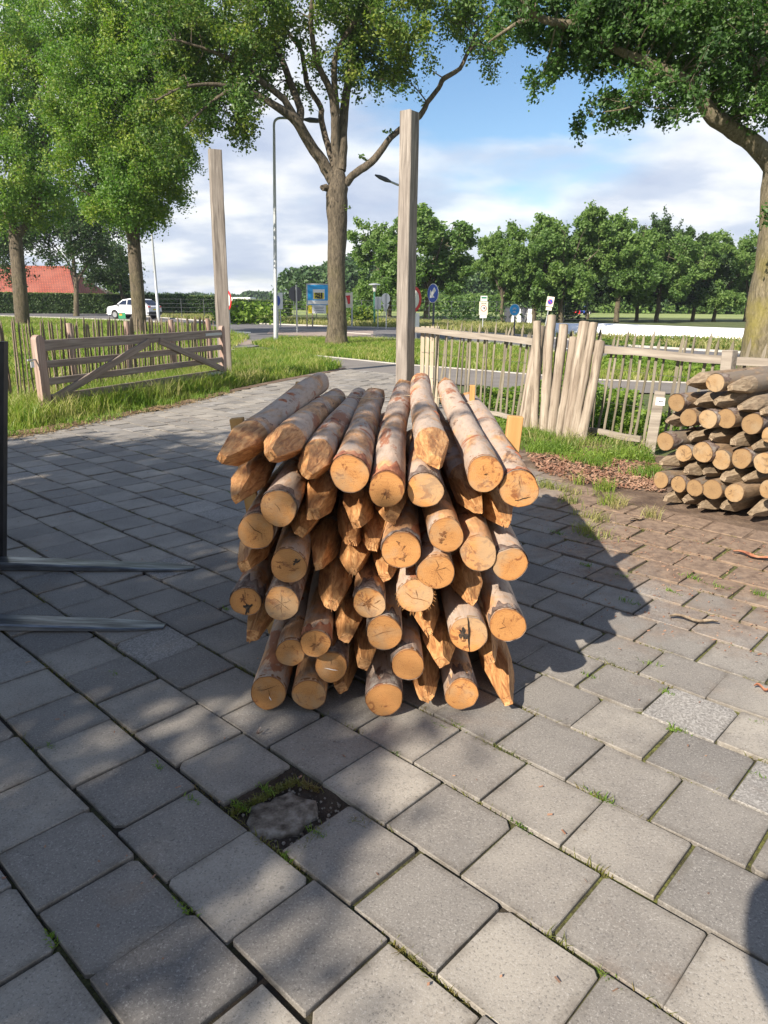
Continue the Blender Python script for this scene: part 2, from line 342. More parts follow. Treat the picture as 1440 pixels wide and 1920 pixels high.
def endmat(name, pale, mid, stain, rings=(150, .5)):
    m, t, b = mat(name, None, .75); v = coords(t, 'Object', (1, 1, 1)); vr = coords(t, 'Object', (1, 1, 1), True)
    s = N(t, 'ShaderNodeSeparateXYZ'); t.links.new(v, s.inputs[0])
    wob = math_(t, 'MULTIPLY', noise(t, vr, 14, 3, .5), .022)
    rr = math_(t, 'ADD', math_(t, 'SQRT', math_(t, 'ADD', math_(t, 'POWER', s.outputs['X'], 2), math_(t, 'POWER', s.outputs['Z'], 2))), wob)
    si = math_(t, 'SINE', math_(t, 'MULTIPLY', rr, 900.0)); ring = mapr(t, si, -1, 1, 0, .30)
    # saw marks
    c = mixc(t, ring, pale, mid)
    heart = mapr(t, rr, .012, .05, .42, 0); c = mixc(t, heart, c, mid)
    st = noise(t, vr, 19, 6, .68, 1.2); oi = N(t, 'ShaderNodeObjectInfo')
    lim = math_(t, 'ADD', st, math_(t, 'MULTIPLY', oi.outputs['Random'], .13)); c = mixc(t, mapr(t, lim, .635, .70, 0, .85), c, stain)
    # radial checks
    an = math_(t, 'ARCTAN2', s.outputs['Z'], s.outputs['X']); cv = N(t, 'ShaderNodeCombineXYZ')
    t.links.new(math_(t, 'MULTIPLY', an, 1.4), cv.inputs[0]); t.links.new(math_(t, 'ADD', math_(t, 'MULTIPLY', rr, 9.0), math_(t, 'MULTIPLY', oi.outputs['Random'], 90.0)), cv.inputs[1])
    ck = noise(t, cv.outputs[0], 2.6, 2, .5); ck = math_(t, 'ABSOLUTE', math_(t, 'SUBTRACT', ck, .5)); lim2 = mapr(t, rr, .0, .06, .012, .0012)
    cf = math_(t, 'LESS_THAN', ck, lim2); c = mixc(t, math_(t, 'MULTIPLY', cf, .9), c, (0.12, 0.05, 0.02))
    sw = noise(t, coords(t, 'Object', (14, 1, 130), True), 3, 3, .6); c = mixc(t, mapr(t, sw, .45, .7, 0, .35), c, tuple(x*.72 for x in mid))
    ra = N(t, 'ShaderNodeAttribute', attribute_name='rad'); jag = math_(t, 'ADD', ra.outputs['Fac'], math_(t, 'MULTIPLY', noise(t, vr, 45, 4, .6), .10))
    c = mixc(t, mapr(t, jag, .985, 1.03, 0, .85), c, (0.13, 0.055, 0.022)); c = mixc(t, mapr(t, jag, .80, .97, 0, .28), c, mid)
    gy = noise(t, vr, 7, 4, .6); c = mixc(t, mapr(t, math_(t, 'ADD', gy, math_(t, 'MULTIPLY', oi.outputs['Random'], .22)), .60, .78, 0, .6), c, (0.33, 0.25, 0.155))
    tone = mapr(t, oi.outputs['Random'], 0, 1, .74, 1.12); hs = N(t, 'ShaderNodeHueSaturation'); t.links.new(c, hs.inputs['Color']); t.links.new(tone, hs.inputs['Value'])
    hs.inputs['Saturation'].default_value = 1.0
    t.links.new(hs.outputs[0], b.inputs['Base Color']); bump(t, b, math_(t, 'ADD', sw, noise(t, vr, 60, 4, .6)), .35, .003); return m
M['end'] = endmat('sawn_end', (0.48, 0.235, 0.075), (0.36, 0.145, 0.036), (0.16, 0.045, 0.012))
M['endold'] = endmat('weathered_sawn_end', (0.33, 0.205, 0.092), (0.22, 0.135, 0.062), (0.12, 0.07, 0.032))
def pointmat(name, a, c_, d):
    m, t, b = mat(name, None, .7); v = coords(t, 'Object', (1, .10, 1), True); n = noise(t, v, 44, 8, .7, 1.1)
    r = ramp(t, [(.38, a), (.50, c_), (.60, d)], n); st = noise(t, coords(t, 'Object', (1, .7, 1), True), 7, 5, .6, .5)
    c = mixc(t, mapr(t, st, .58, .70, 0, .6), r.outputs[0], tuple(x*.45 for x in a)); t.links.new(c, b.inputs['Base Color']); bump(t, b, n, .7, .006); return m
M['point'] = pointmat('hewn_point', (0.25, 0.105, 0.036), (0.42, 0.205, 0.075), (0.54, 0.30, 0.125))
M['pointold'] = pointmat('weathered_hewn_point', (0.16, 0.115, 0.072), (0.25, 0.185, 0.12), (0.33, 0.26, 0.175))
M['barkstrip'] = noisy('bark_remnant', [(0.07, 0.045, 0.035), (0.17, 0.12, 0.10), (0.30, 0.27, 0.24)], 24, .95, (1, .5, 1), .8, .01)
M['barkred'] = noisy('inner_bark', [(0.16, 0.05, 0.03), (0.34, 0.13, 0.065), (0.45, 0.22, 0.12)], 20, .85, (1, .4, 1), .6, .008)
M['steel'] = noisy('worn_steel', [(0.06, 0.062, 0.068), (0.16, 0.17, 0.185), (0.34, 0.355, 0.37)], 7, .38, (.5, 4, 4), .15, .002)
M['steel'].node_tree.nodes['Principled BSDF'].inputs['Metallic'].default_value = .75
M['blackpaint'] = noisy('black_machine_paint', [(0.010, 0.010, 0.011), (0.03, 0.03, 0.033)], 6, .5, bs=.15, bd=.003)
def flat(n, c, r=.5, metal=0.0):
    M[n] = mat(n, c, r, metal)[0]; return M[n]
flat('galv', (0.42, 0.44, 0.45), .5, .5); flat('signback', (0.07, 0.075, 0.09), .5); flat('white', (0.78, 0.78, 0.76), .45)
flat('signwhite', (0.74, 0.74, 0.72), .4); flat('red', (0.62, 0.02, 0.025), .4); flat('blue', (0.015, 0.07, 0.42), .4); flat('sky', (0.02, 0.32, 0.68), .4)
flat('cream', (0.66, 0.62, 0.50), .5); flat('green', (0.03, 0.26, 0.12), .5); flat('yellow', (0.75, 0.62, 0.04), .5); flat('black', (0.015, 0.015, 0.017), .5)
flat('polegreen', (0.05, 0.19, 0.12), .5); flat('tarp', (0.80, 0.81, 0.84), .55); flat('carwhite', (0.72, 0.74, 0.78), .25); flat('carblue', (0.012, 0.022, 0.075), .22)
flat('glass', (0.012, 0.02, 0.045), .08); flat('tyre', (0.02, 0.02, 0.02), .85); flat('rim', (0.5, 0.5, 0.52), .35, .8); flat('darkplastic', (0.02, 0.022, 0.03), .5)
flat('tractorblue', (0.03, 0.07, 0.35), .4); flat('purple', (0.14, 0.08, 0.26), .5); flat('wire', (0.16, 0.15, 0.14), .5, .5); flat('teal', (0.03, 0.12, 0.12), .5)
flat('skin', (0.55, 0.34, 0.25), .6); flat('cloth', (0.05, 0.07, 0.12), .9); flat('jeans', (0.04, 0.06, 0.12), .9); flat('hair', (0.05, 0.03, 0.02), .7)
flat('lampglass', (0.6, 0.6, 0.58), .3); flat('string', (0.5, 0.42, 0.3), .8)
# roof tiles
m, t, b = mat('roof_tile', None, .8); v = coords(t); br = N(t, 'ShaderNodeTexBrick'); br.inputs['Scale'].default_value = 1.0
br.inputs['Color1'].default_value = (0.36, 0.085, 0.042, 1); br.inputs['Color2'].default_value = (0.25, 0.06, 0.035, 1); br.inputs['Mortar'].default_value = (0.14, 0.04, 0.03, 1)
br.inputs['Brick Width'].default_value = .34; br.inputs['Row Height'].default_value = .36; br.inputs['Mortar Size'].default_value = .06
t.links.new(v, br.inputs['Vector']); c = mixc(t, mapr(t, noise(t, v, .5, 4), .4, .7, 0, .4), br.outputs['Color'], (0.33, 0.13, 0.09)); t.links.new(c, b.inputs['Base Color']); M['roof'] = m
M['brownroof'] = noisy('brown_roof', [(0.12, 0.10, 0.085), (0.20, 0.17, 0.14)], 1.5, .9, bs=0)
M['brick'] = noisy('brick_wall', [(0.20, 0.09, 0.06), (0.28, 0.14, 0.10)], 3, .9, bs=0)
# ---------------------------------------------------------------- ground sheets
def sheet(name, pts, z, m, label=None, kind='structure', cat=None):
    mb = MB(); mb.add([(p[0], p[1], z) for p in pts], [tuple(range(len(pts)))]); o = mb.build(name, m)
    a = sum(pts[i][0]*pts[(i+1) % len(pts)][1]-pts[(i+1) % len(pts)][0]*pts[i][1] for i in range(len(pts)))
    if a < 0: o.data.flip_normals()
    o['kind'] = kind; return o
def G2(l): return [tuple(gr(x, y))[:2] for x, y in l]
def strip(name, far, near, z, m):
    """quads between two px polylines of equal length"""
    A, B = G2(far), G2(near); mb = MB(); n = len(A)
    mb.add([(p[0], p[1], z) for p in A+B], [(i+1, i, n+i, n+i+1) for i in range(n-1)]); o = mb.build(name, m); o['kind'] = 'structure'
    if o.data.polygons[0].normal.z < 0: o.data.flip_normals()
    return o
sheet('ground', [(-1500, -600), (1500, -600), (1500, 2600), (-1500, 2600)], -0.055, M['field'])
vb = sheet('verge', [(-60, 1.0), (-60, 95), (70, 95), (70, 1.0)], -0.046, M['turf'])
# road
FAR = [(-260, 577), (0, 583), (200, 588), (430, 605), (600, 611), (760, 616), (1000, 630), (1200, 650), (1440, 664), (1750, 690)]
NEAR = [(-260, 586), (0, 592), (200, 599), (380, 607), (520, 632), (700, 634), (930, 645), (1130, 672), (1440, 706), (1750, 745)]
strip('road', FAR, NEAR, -0.022, M['asphalt'])
strip('side_road', [(432, 606), (470, 608), (520, 610)], [(422, 652), (470, 650), (560, 633)], -0.017, M['asphalt'])
# lane kerbs: light concrete bands standing 10 cm up
def kerb(name, line, w=.15, top=.06, bot=-.07):
    P = [Vector(gr(x, y)) for x, y in line]; mb = MB()
    for a, b_ in zip(P[:-1], P[1:]):
        d = (b_-a); L = d.length; d.normalize(); q = Matrix.Rotation(math.atan2(d.y, d.x), 3, 'Z')
        mb.box(((a+b_)/2)+Vector((0, 0, (top+bot)/2)), (L, w, top-bot), q)
    o = mb.build(name, M['kerb']); o['kind'] = 'structure'; return o
kerb('road_kerb', FAR[2:], .16, .05); kerb('road_kerb', NEAR[:4], .18, .05); kerb('road_kerb', NEAR[5:], .16, .05)
kerb('island_kerb', [(508, 617), (600, 620), (700, 627)], .3, .02)
strip('traffic_island', [(508, 616), (560, 615), (640, 617), (700, 620)], [(500, 626), (560, 629), (640, 631), (700, 633)], -0.008, M['redpave'])
strip('road_marking', [(440, 621), (470, 622)], [(440, 623), (470, 624)], -0.006, M['whiteline'])
strip('road_marking', [(1060, 652), (1120, 658)], [(1060, 654), (1120, 660)], -0.006, M['whiteline'])
strip('road_marking', [(1150, 660), (1195, 664)], [(1150, 662), (1195, 666)], -0.006, M['whiteline'])
# cycle path
PF = [(380, 650), (432, 654), (575, 664), (742, 681), (860, 690), (1000, 701), (1130, 711), (1300, 717), (1440, 722), (1700, 735)]
PN = [(380, 653), (432, 658), (540, 671), (652, 692), (800, 712), (1000, 736), (1130, 733), (1300, 737), (1440, 746), (1700, 765)]
strip('cycle_path', PF, PN, -0.018, M['path'])
kerb('path_kerb', PF, .10, .0)
strip('footpath', [(432, 634), (462, 636), (480, 640)], [(432, 646), (460, 646), (476, 644)], -0.010, M['redpave'])
# paving of the yard: one mesh of individually laid concrete slabs
EDGE_L = [(-900, 880), (-300, 850), (0, 815), (60, 811), (120, 800), (220, 780), (330, 760), (430, 735), (540, 712), (652, 691)]
EDGE_R = [(748, 703), (800, 716), (830, 760), (905, 800), (1000, 872), (1100, 912), (1240, 965), (1440, 1000), (1750, 1060)]
poly = [gr(x, y) for x, y in EDGE_L]+[gr(x, y) for x, y in EDGE_R]+[Vector((6.5, 1, 0)), Vector((6.5, -5, 0)), Vector((-12, -5, 0)), Vector((-12, 4, 0))]
poly = np.array([(p.x, p.y) for p in poly])
def inpoly(x, y, P):
    r = np.zeros(x.shape, bool); j = len(P)-1
    for i in range(len(P)):
        c = ((P[i, 1] > y) != (P[j, 1] > y)) & (x < (P[j, 0]-P[i, 0])*(y-P[i, 1])/(P[j, 1]-P[i, 1]+1e-12)+P[i, 0])
        r ^= c; j = i
    return r
TA, TB, TH, TX, TY = .303, .3045, .7503, -.0863, 1.6157
ct, st_ = math.cos(TH), math.sin(TH)
jj, kk = np.meshgrid(np.arange(-60, 70), np.arange(-70, 70), indexing='ij'); jj = jj.ravel(); kk = kk.ravel()
# a row j lies between continuous joints j and j+1; slabs start at half-tile index i = 2k (+1 on odd rows)
def lat(i2, j): return TX+i2*TA/2*ct+j*TB*st_, TY-i2*TA/2*st_+j*TB*ct
i0 = 2*kk+(jj % 2)
cx, cy = lat(i0+1, jj+.5); ok = inpoly(cx, cy, poly)
hole = (jj == 0) & (i0 == -4)
keep = ok & ~hole; jj, i0, cx, cy = jj[keep], i0[keep], cx[keep], cy[keep]; n = len(jj)
rr = np.random.RandomState(5)
dist = np.hypot(cx, cy)
messy = np.clip((cx-.6)/1.5, 0, 1)*np.clip((cy-2.4)/2, 0, 1)
gapu = .0028+rr.rand(n)*.0028+messy*.006; gapv = .0058+rr.rand(n)*.004+messy*.007
hu, hv = TA/2-gapu, TB/2-gapv
ch = .002+rr.rand(n, 4)**5*.026
dz = rr.randn(n)*.0022; tx_, ty_ = rr.randn(n)*.009, rr.randn(n)*.009; rot = rr.randn(n)*.007*(1+2*messy)
offu = rr.randn(n)*.003; offv = rr.randn(n)*.0025
def ring(inset, zoff):
    out = np.zeros((n, 8, 3)); k = 0
    for (su, sv), c in zip(((-1, -1), (1, -1), (1, 1), (-1, 1)), range(4)):
        a = ch[:, c]; u1, v1 = su*(hu-inset), sv*(hv-inset)
        seq = [(u1-su*a, v1), (u1, v1-sv*a)]
        if su*sv > 0: seq = seq[::-1]
        for (u, v_) in seq:
            u = u+offu; v_ = v_+offv; cr, sr = np.cos(rot), np.sin(rot); uu, vv = u*cr-v_*sr, u*sr+v_*cr
            out[:, k, 0] = cx+uu*ct+vv*st_; out[:, k, 1] = cy-uu*st_+vv*ct
            out[:, k, 2] = dz+uu*tx_+vv*ty_+zoff; k += 1
    return out
V = np.concatenate([ring(.030, 0), ring(.0022, 0), ring(0, -.003), ring(0, -.05)], 1).reshape(-1, 3)
base = np.arange(n)[:, None]*32; q = []
for lv in (0, 8, 16):
    for k in range(8): q.append(np.stack([base[:, 0]+lv+k, base[:, 0]+lv+(k+1) % 8, base[:, 0]+lv+8+(k+1) % 8, base[:, 0]+lv+8+k], 1))
quads = np.concatenate(q); tops = base+np.arange(8)[None, :]
me = D.meshes.new('paving')
loops = np.concatenate([quads.ravel(), tops.ravel()]).astype(np.int32)
starts = np.concatenate([np.arange(len(quads))*4, len(quads)*4+np.arange(n)*8]).astype(np.int32)
tot = np.concatenate([np.full(len(quads), 4), np.full(n, 8)]).astype(np.int32)
me.vertices.add(len(V)); me.vertices.foreach_set('co', V.astype(np.float32).ravel()); me.loops.add(len(loops)); me.loops.foreach_set('vertex_index', loops)
me.polygons.add(len(starts)); me.polygons.foreach_set('loop_start', starts); me.polygons.foreach_set('loop_total', tot)
tint = np.clip(.5+rr.randn(n)*.28, 0, 1); agg = np.where(rr.rand(n) < .13, .35+.6*rr.rand(n), 0)
for (j, i, tv, av) in ((0, 0, .25, 0), (-1, -3, .9, .1), (-1, -5, .3, 0)):
    s_ = (jj == j) & (i0 == i); tint[s_] = tv; agg[s_] = av
for nm, arr in (('tint', tint), ('agg', agg)):
    a = me.attributes.new(nm, 'FLOAT', 'POINT'); a.data.foreach_set('value', np.repeat(arr, 32).astype(np.float32))
a = me.attributes.new('edge', 'FLOAT', 'POINT'); a.data.foreach_set('value', np.tile(np.array([0.]*8+[1.]*24, np.float32), n))
me.materials.append(M['paver']); me.update(calc_edges=True); me.validate()
me.polygons.foreach_set('use_smooth', np.zeros(len(me.polygons), bool))
if me.polygons[len(me.polygons)-1].normal.z < 0: me.flip_normals()
me.update()
pav = link('paving', me); pav['kind'] = 'structure'
# bed under the joints, sitting 9 mm below the slabs
c4 = [lat(i0, jj), lat(i0+2, jj), lat(i0+2, jj+1), lat(i0, jj+1)]; VB = np.stack([np.stack([a_, b_, np.full(n, -.017)], 1) for a_, b_ in c4], 1).reshape(-1, 3)
o = np_mesh('paving_bed', VB, np.arange(n*4).reshape(n, 4), M['joint']); o['kind'] = 'structure'
# soil sheet between paving, fence and right-hand stack
soilpx = [(830, 752), (905, 772), (1000, 800), (1110, 826), (1215, 850), (1440, 880), (1760, 900), (1760, 1090), (1440, 1030), (1240, 985), (1100, 935), (1000, 890), (905, 815)]
sheet('soil', G2(soilpx), -0.006, M['dirt'])
# hollow left by the missing slab: soil and a lump of broken concrete
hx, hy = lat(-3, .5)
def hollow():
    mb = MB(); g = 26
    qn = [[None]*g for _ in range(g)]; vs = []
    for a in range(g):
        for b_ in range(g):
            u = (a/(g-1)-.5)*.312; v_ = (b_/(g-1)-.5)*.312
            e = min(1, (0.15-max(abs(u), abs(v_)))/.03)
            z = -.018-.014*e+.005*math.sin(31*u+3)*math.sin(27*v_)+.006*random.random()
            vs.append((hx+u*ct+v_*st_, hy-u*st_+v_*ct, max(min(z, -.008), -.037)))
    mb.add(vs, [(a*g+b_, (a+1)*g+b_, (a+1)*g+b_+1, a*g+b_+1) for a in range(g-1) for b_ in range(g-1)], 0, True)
    o = mb.build('soil_hollow', M['hollow_soil']); o['kind'] = 'structure'
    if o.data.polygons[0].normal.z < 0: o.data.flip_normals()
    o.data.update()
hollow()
lump = MB(); ring_ = []; rngl = random.Random(3)
c0 = gr(528, 1520); K = 22
prof = [(1.0, -.03), (.985, -.004), (.93, .003), (.6, .005), (.3, .005)]
vs = []
for li, (s_, z_) in enumerate(prof):
    for k in range(K):
        a = 2*math.pi*k/K; rad = (.112+.018*math.sin(2*a+.6)+.012*math.sin(5*a)+.008*math.sin(9*a+2))*s_
        vs.append((c0.x+rad*math.cos(a)*.93, c0.y+rad*math.sin(a)*1.0-.005, z_-.014+rngl.random()*.004*(li > 0)))
vs.append((c0.x, c0.y-.01, -.007))
fs = [(l*K+k, l*K+(k+1) % K, (l+1)*K+(k+1) % K, (l+1)*K+k) for l in range(4) for k in range(K)]+[(4*K+k, 4*K+(k+1) % K, 5*K) for k in range(K)]
lump.add(vs, fs, 0, True)
M['brokenslab'] = noisy('broken_concrete', [(0.05, 0.038, 0.028), (0.15, 0.128, 0.105), (0.27, 0.245, 0.215)], 30, .95, bs=.8, bd=.01, rnd=False)
tag(lump.build('broken_slab', M['brokenslab']), 'crumbled grey concrete lump in the hollow of the missing paving slab', 'concrete lump')

# ---------------------------------------------------------------- blades
def blades(name, P, h, w, m, lean=.35, label=None, cat=None, kind='stuff', bend=.5, parent=None):
    P = np.asarray(P, float); n = len(P); h = np.broadcast_to(h, n)*(.55+.8*RS.rand(n)); w = np.broadcast_to(w, n)*(.7+.6*RS.rand(n))
    a = RS.rand(n)*2*np.pi; ux, uy = np.cos(a), np.sin(a); la = RS.rand(n)*2*np.pi; ll = lean*h*(.3+RS.rand(n))
    lx, ly = np.cos(la)*ll, np.sin(la)*ll
    V = np.zeros((n, 5, 3))
    for k, (t_, ww) in enumerate(((0, 1.), (.55, .8))):
        cx_, cy_ = P[:, 0]+lx*t_**2, P[:, 1]+ly*t_**2; cz = P[:, 2]+h*t_*(1-.15*bend*t_)
        V[:, 2*k, 0] = cx_-ux*w*ww/2; V[:, 2*k, 1] = cy_-uy*w*ww/2; V[:, 2*k, 2] = cz
        V[:, 2*k+1, 0] = cx_+ux*w*ww/2; V[:, 2*k+1, 1] = cy_+uy*w*ww/2; V[:, 2*k+1, 2] = cz
    V[:, 4, 0] = P[:, 0]+lx*1.1; V[:, 4, 1] = P[:, 1]+ly*1.1; V[:, 4, 2] = P[:, 2]+h*(1-.25*bend)
    b_ = np.arange(n)[:, None]*5; Q = b_+np.array([[0, 1, 3, 2]]); T = b_+np.array([[2, 3, 4]])
    o = np_mesh(name, V.reshape(-1, 3), Q, m, parent, tris=T)
    if kind: o['kind'] = kind
    if label: o['label'] = label
    if cat: o['category'] = cat
    return o
def scatter(pxpoly, n, z=-.04, rs=RS):
    P = np.array([tuple(gr(x, y))[:2] for x, y in pxpoly]); lo, hi = P.min(0), P.max(0); out = []
    c = 0
    while c < n:
        q = lo+rs.rand(n*2, 2)*(hi-lo); q = q[inpoly(q[:, 0], q[:, 1], P)]; out.append(q); c += len(q)
        if len(q) == 0: break
    q = np.concatenate(out)[:n]; return np.concatenate([q, np.full((len(q), 1), z)], 1)
def clumpy(P, sc, thr, rs=RS):
    v = np.sin(P[:, 0]*sc+1.3*np.sin(P[:, 1]*sc*.7))+np.sin(P[:, 1]*sc*1.1+1.7*np.sin(P[:, 0]*sc*.6))
    return P[v+rs.randn(len(P))*.5 > thr]
GL = [(-60, 800), (0, 812), (60, 806), (120, 795), (220, 776), (330, 755), (430, 730), (540, 708), (640, 688), (575, 668), (432, 660), (400, 655), (200, 690), (0, 730), (-60, 760)]
p1 = scatter(GL, 34000); blades('verge_grass', p1, .17, .010, M['grass'], .5, 'bright green long grass along the left edge of the paving', 'grass')
p1 = scatter([(0, 800), (60, 800), (300, 756), (430, 728), (440, 705), (380, 705), (100, 760), (0, 770)], 9000); blades('tall_grass', p1, .36, .012, M['grass'], .45, 'tall seeding grass growing under the timber gate', 'grass')
p1 = scatter([(430, 728), (600, 692), (640, 688), (570, 668), (440, 660)], 13000); blades('tall_grass', p1, .26, .016, M['grass'], .5, 'tall bright grass between left gate post and the cycle path', 'grass')
p1 = scatter([(-80, 596), (0, 596), (200, 603), (380, 612), (470, 634), (432, 654), (430, 700), (200, 740), (-80, 790)], 52000)
blades('meadow_grass', p1, .28, .03, M['grass'], .6, 'yellow green meadow grass behind the paling fence', 'grass')
p1 = scatter([(470, 645), (520, 634), (700, 636), (930, 647), (1130, 674), (1440, 708), (1440, 720), (1300, 715), (1130, 709), (860, 688), (742, 679), (575, 662)], 42000)
blades('island_grass', p1, .20, .022, M['grass'], .6, 'bright grass on the verge around the big oak between road and path', 'grass')
p1 = scatter([(200, 586), (430, 603), (600, 609), (760, 614), (1000, 628), (1200, 648), (1440, 662), (1500, 650), (1200, 630), (1000, 612), (760, 603), (500, 598), (300, 588)], 26000)
blades('roadside_grass', p1, .35, .06, M['drygrass'], .6, 'rough yellowish grass along the far side of the road', 'grass')
p1 = scatter([(0, 566), (200, 571), (500, 585), (500, 600), (430, 600), (200, 586), (0, 581)], 14000)
blades('roadside_grass', p1, .35, .09, M['grass'], .6, 'pale grass strip in front of the clipped hedge', 'grass')
# strip along the right-hand fence
p1 = scatter([(800, 735), (900, 768), (1000, 797), (1110, 825), (1215, 850), (1250, 905), (1160, 890), (1080, 868), (990, 862), (900, 800), (850, 770)], 15000, -.005)
blades('fence_grass', clumpy(p1, 7, .1), .11, .006, M['weed'], .6, 'fresh green weeds and grass at the foot of the right fence', 'grass')
p1 = scatter([(985, 800), (1215, 850), (1215, 866), (985, 840)], 1500, -.005); blades('fence_grass', clumpy(p1, 9, .2), .20, .006, M['drygrass'], .7, 'straw coloured long grass under the leaning posts', 'grass')
p1 = scatter([(985, 905), (1060, 905), (1190, 950), (1260, 960), (1200, 1000), (1140, 1040), (1060, 990), (990, 925)], 9000, -.004)
blades('yard_weeds', clumpy(p1, 13, 1.75), .10, .006, M['drygrass'], .8, 'wispy dry grass growing through the dirty paving beside the right stack', 'grass')
p1 = scatter([(1070, 905), (1150, 905), (1160, 950), (1090, 955)], 1800, -.004); blades('grass_tuft', clumpy(p1, 14, 1.3), .12, .006, M['grass'], .6, 'green grass tuft between the two stacks', 'grass')
# plants beyond the right fence
def leafy(name, P, size, m, label, cat, kind='stuff', flat_=.5, parent=None):
    P = np.asarray(P, float); n = len(P); s = size*(.6+.8*RS.rand(n))
    a = RS.randn(n, 3); a /= np.linalg.norm(a, axis=1)[:, None]; a[:, 2] *= flat_; a /= np.linalg.norm(a, axis=1)[:, None]
    r_ = RS.randn(n, 3); b_ = np.cross(a, r_); b_ /= np.linalg.norm(b_, axis=1)[:, None]; c = np.cross(a, b_)
    s = s[:, None]; V = np.stack([P-a*s*.5, P+b_*s*.30+c*s*.06, P+a*s*.5, P-b_*s*.30+c*s*.06], 1)
    i = np.arange(n)[:, None]*4; T = np.concatenate([i+np.array([[0, 1, 2]]), i+np.array([[0, 2, 3]])])
    o = np_mesh(name, V.reshape(-1, 3), T[:, :3], m, parent)
    if kind: o['kind'] = kind
    if label: o['label'] = label
    if cat: o['category'] = cat
    return o
def bushpts(pxpoly, n, hmax, sc=2.0):
    P = scatter(pxpoly, n, 0); hh_ = hmax*(.45+.28*(np.sin(P[:, 0]*sc)+np.sin(P[:, 1]*sc*1.3+1))); P[:, 2] = -.03+np.clip(hh_, .1, 9)*RS.rand(len(P))**.7; return P
leafy('nettles', bushpts([(890, 745), (1000, 740), (1080, 742), (1160, 760), (1215, 800), (1215, 835), (1110, 808), (1000, 782), (900, 758)], 20000, .46, 2.3), .055, M['weed'], 'dense leafy green bushes between the right fence and the path', 'bushes')
leafy('nettles', bushpts([(1130, 690), (1250, 700), (1440, 712), (1440, 700), (1300, 680), (1150, 672)], 20000, .36, 1.2), .09, M['weed'], 'green leafy plants on the verge beyond the right fence', 'plants')
leafy('roadside_weeds', bushpts([(1080, 642), (1200, 650), (1400, 655), (1400, 645), (1200, 640), (1080, 634)], 14000, .30, .6), .11, M['oak'], 'dark weeds standing in front of the white tarpaulin', 'plants')
leafy('nettles', bushpts([(1215, 800), (1440, 790), (1440, 850), (1215, 835)], 9000, .5, 3), .055, M['weed'], 'green weeds behind the right log stack', 'plants')
def bush(px, py, w, h, label, n=900, m='weed', sz=.16):
    c = gr(px, py); P = RS.randn(n, 3)*np.array([w/2.6, w/2.6, h/3.2])+np.array([c.x, c.y, h*.45]); P[:, 2] = np.clip(P[:, 2], 0, h)
    o = leafy('bush', P, sz, M[m], label, 'bush', None)
    return o
bush(466, 606, 3.0, 1.5, 'light green bush beside the road, left of the silver lamp post', 1300, 'weed', .3)
bush(672, 606, 2.0, 1.3, 'small shrub in front of the wire fence, right of the big oak', 900, 'oak', .3)
bush(432, 604, 1.6, 1.3, 'dark bush half hidden by the left gate post', 900, 'oakdark', .3)
bush(342, 592, 1.3, 2.2, 'young dark sapling in front of the hedge, left of the left gate post', 900, 'oakdark', .3)
bush(310, 590, 1.6, 2.2, 'small conifer sapling right of the grey lamp pole', 500, 'oakdark', .3)
bush(878, 605, 4.5, 1.6, 'low dark shrub by the wire fence, left of the speed limit sign', 900, 'oakdark', .3)
bush(1056, 600, 3.2, 4.0, 'dark rounded shrub under the avenue trees, right of the parking sign', 1800, 'oakdark', .35)
# moss and little weeds in the joints
ji = RS.randint(-26, 40, 5200); ii = RS.rand(5200)*90-45; PX, PY = lat(ii, ji)
okk = inpoly(PX, PY, poly) & (PY < 8) & (PY > .8) & (np.abs(PX) < 5); PX, PY = PX[okk], PY[okk]
dens = .25+.75*(np.sin(PX*3.1+1)+np.sin(PY*2.7) > .2); keep = RS.rand(len(PX)) < dens*1.1; PX, PY = PX[keep], PY[keep]
reps = RS.randint(12, 46, len(PX)); al = RS.randn(reps.sum())*.045; ac = RS.randn(reps.sum())*.0050
bx, by = np.repeat(PX, reps)+al*ct+ac*st_, np.repeat(PY, reps)-al*st_+ac*ct
blades('joint_weeds', np.stack([bx, by, np.full(len(bx), -.018)], 1), .024, .0036, M['moss'], 1.1, 'moss and tiny weeds growing in the joints between the slabs', 'moss')
# larger weeds at marked joints
tp = []
for (x, y, k, s_) in ((1250, 1298, 50, 1), (1272, 1368, 50, 1), (1132, 1500, 60, 1.2), (1262, 1370, 30, 1), (975, 1548, 50, .9), (1138, 1828, 40, .9), (345, 1702, 40, .9), (500, 1480, 80, 1), (450, 1512, 90, 1), (590, 1560, 50, 1), (540, 1608, 40, .8), (1105, 1268, 50, 1), (1412, 1450, 30, .8), (1425, 1358, 30, .9), (860, 1360, 40, .8), (745, 1412, 30, .7), (1220, 1245, 40, 1.2), (1180, 1130, 60, 1.6), (1300, 1085, 60, 1.8), (1420, 1115, 80, 2), (1165, 1080, 40, 1.5), (1045, 1000, 50, 1.5), (1110, 1010, 60, 2.2), (1100, 1060, 50, 1.4), (215, 1262, 40, .8), (300, 1440, 40, .8), (360, 1500, 50, .8), (95, 1760, 50, .9), (95, 1400, 40, .9), (435, 925, 60, 1.4), (420, 1140, 30, 1), (1260, 1110, 60, 1.4), (820, 1360, 30, .8), (1345, 1100, 40, 1.5)):
    c = gr(x, y); 
    for _ in range(int(k*.6)): q_ = random.gauss(0, .022*s_); w_ = random.gauss(0, .006*s_); tp.append((c.x+q_*ct+w_*st_, c.y-q_*st_+w_*ct, -.006, .019*s_))
tp = np.array(tp); blades('joint_weeds', tp[:, :3], tp[:, 3], .0045, M['weed'], 1.0, 'brighter green weed tufts rooted at the slab corners', 'weeds')
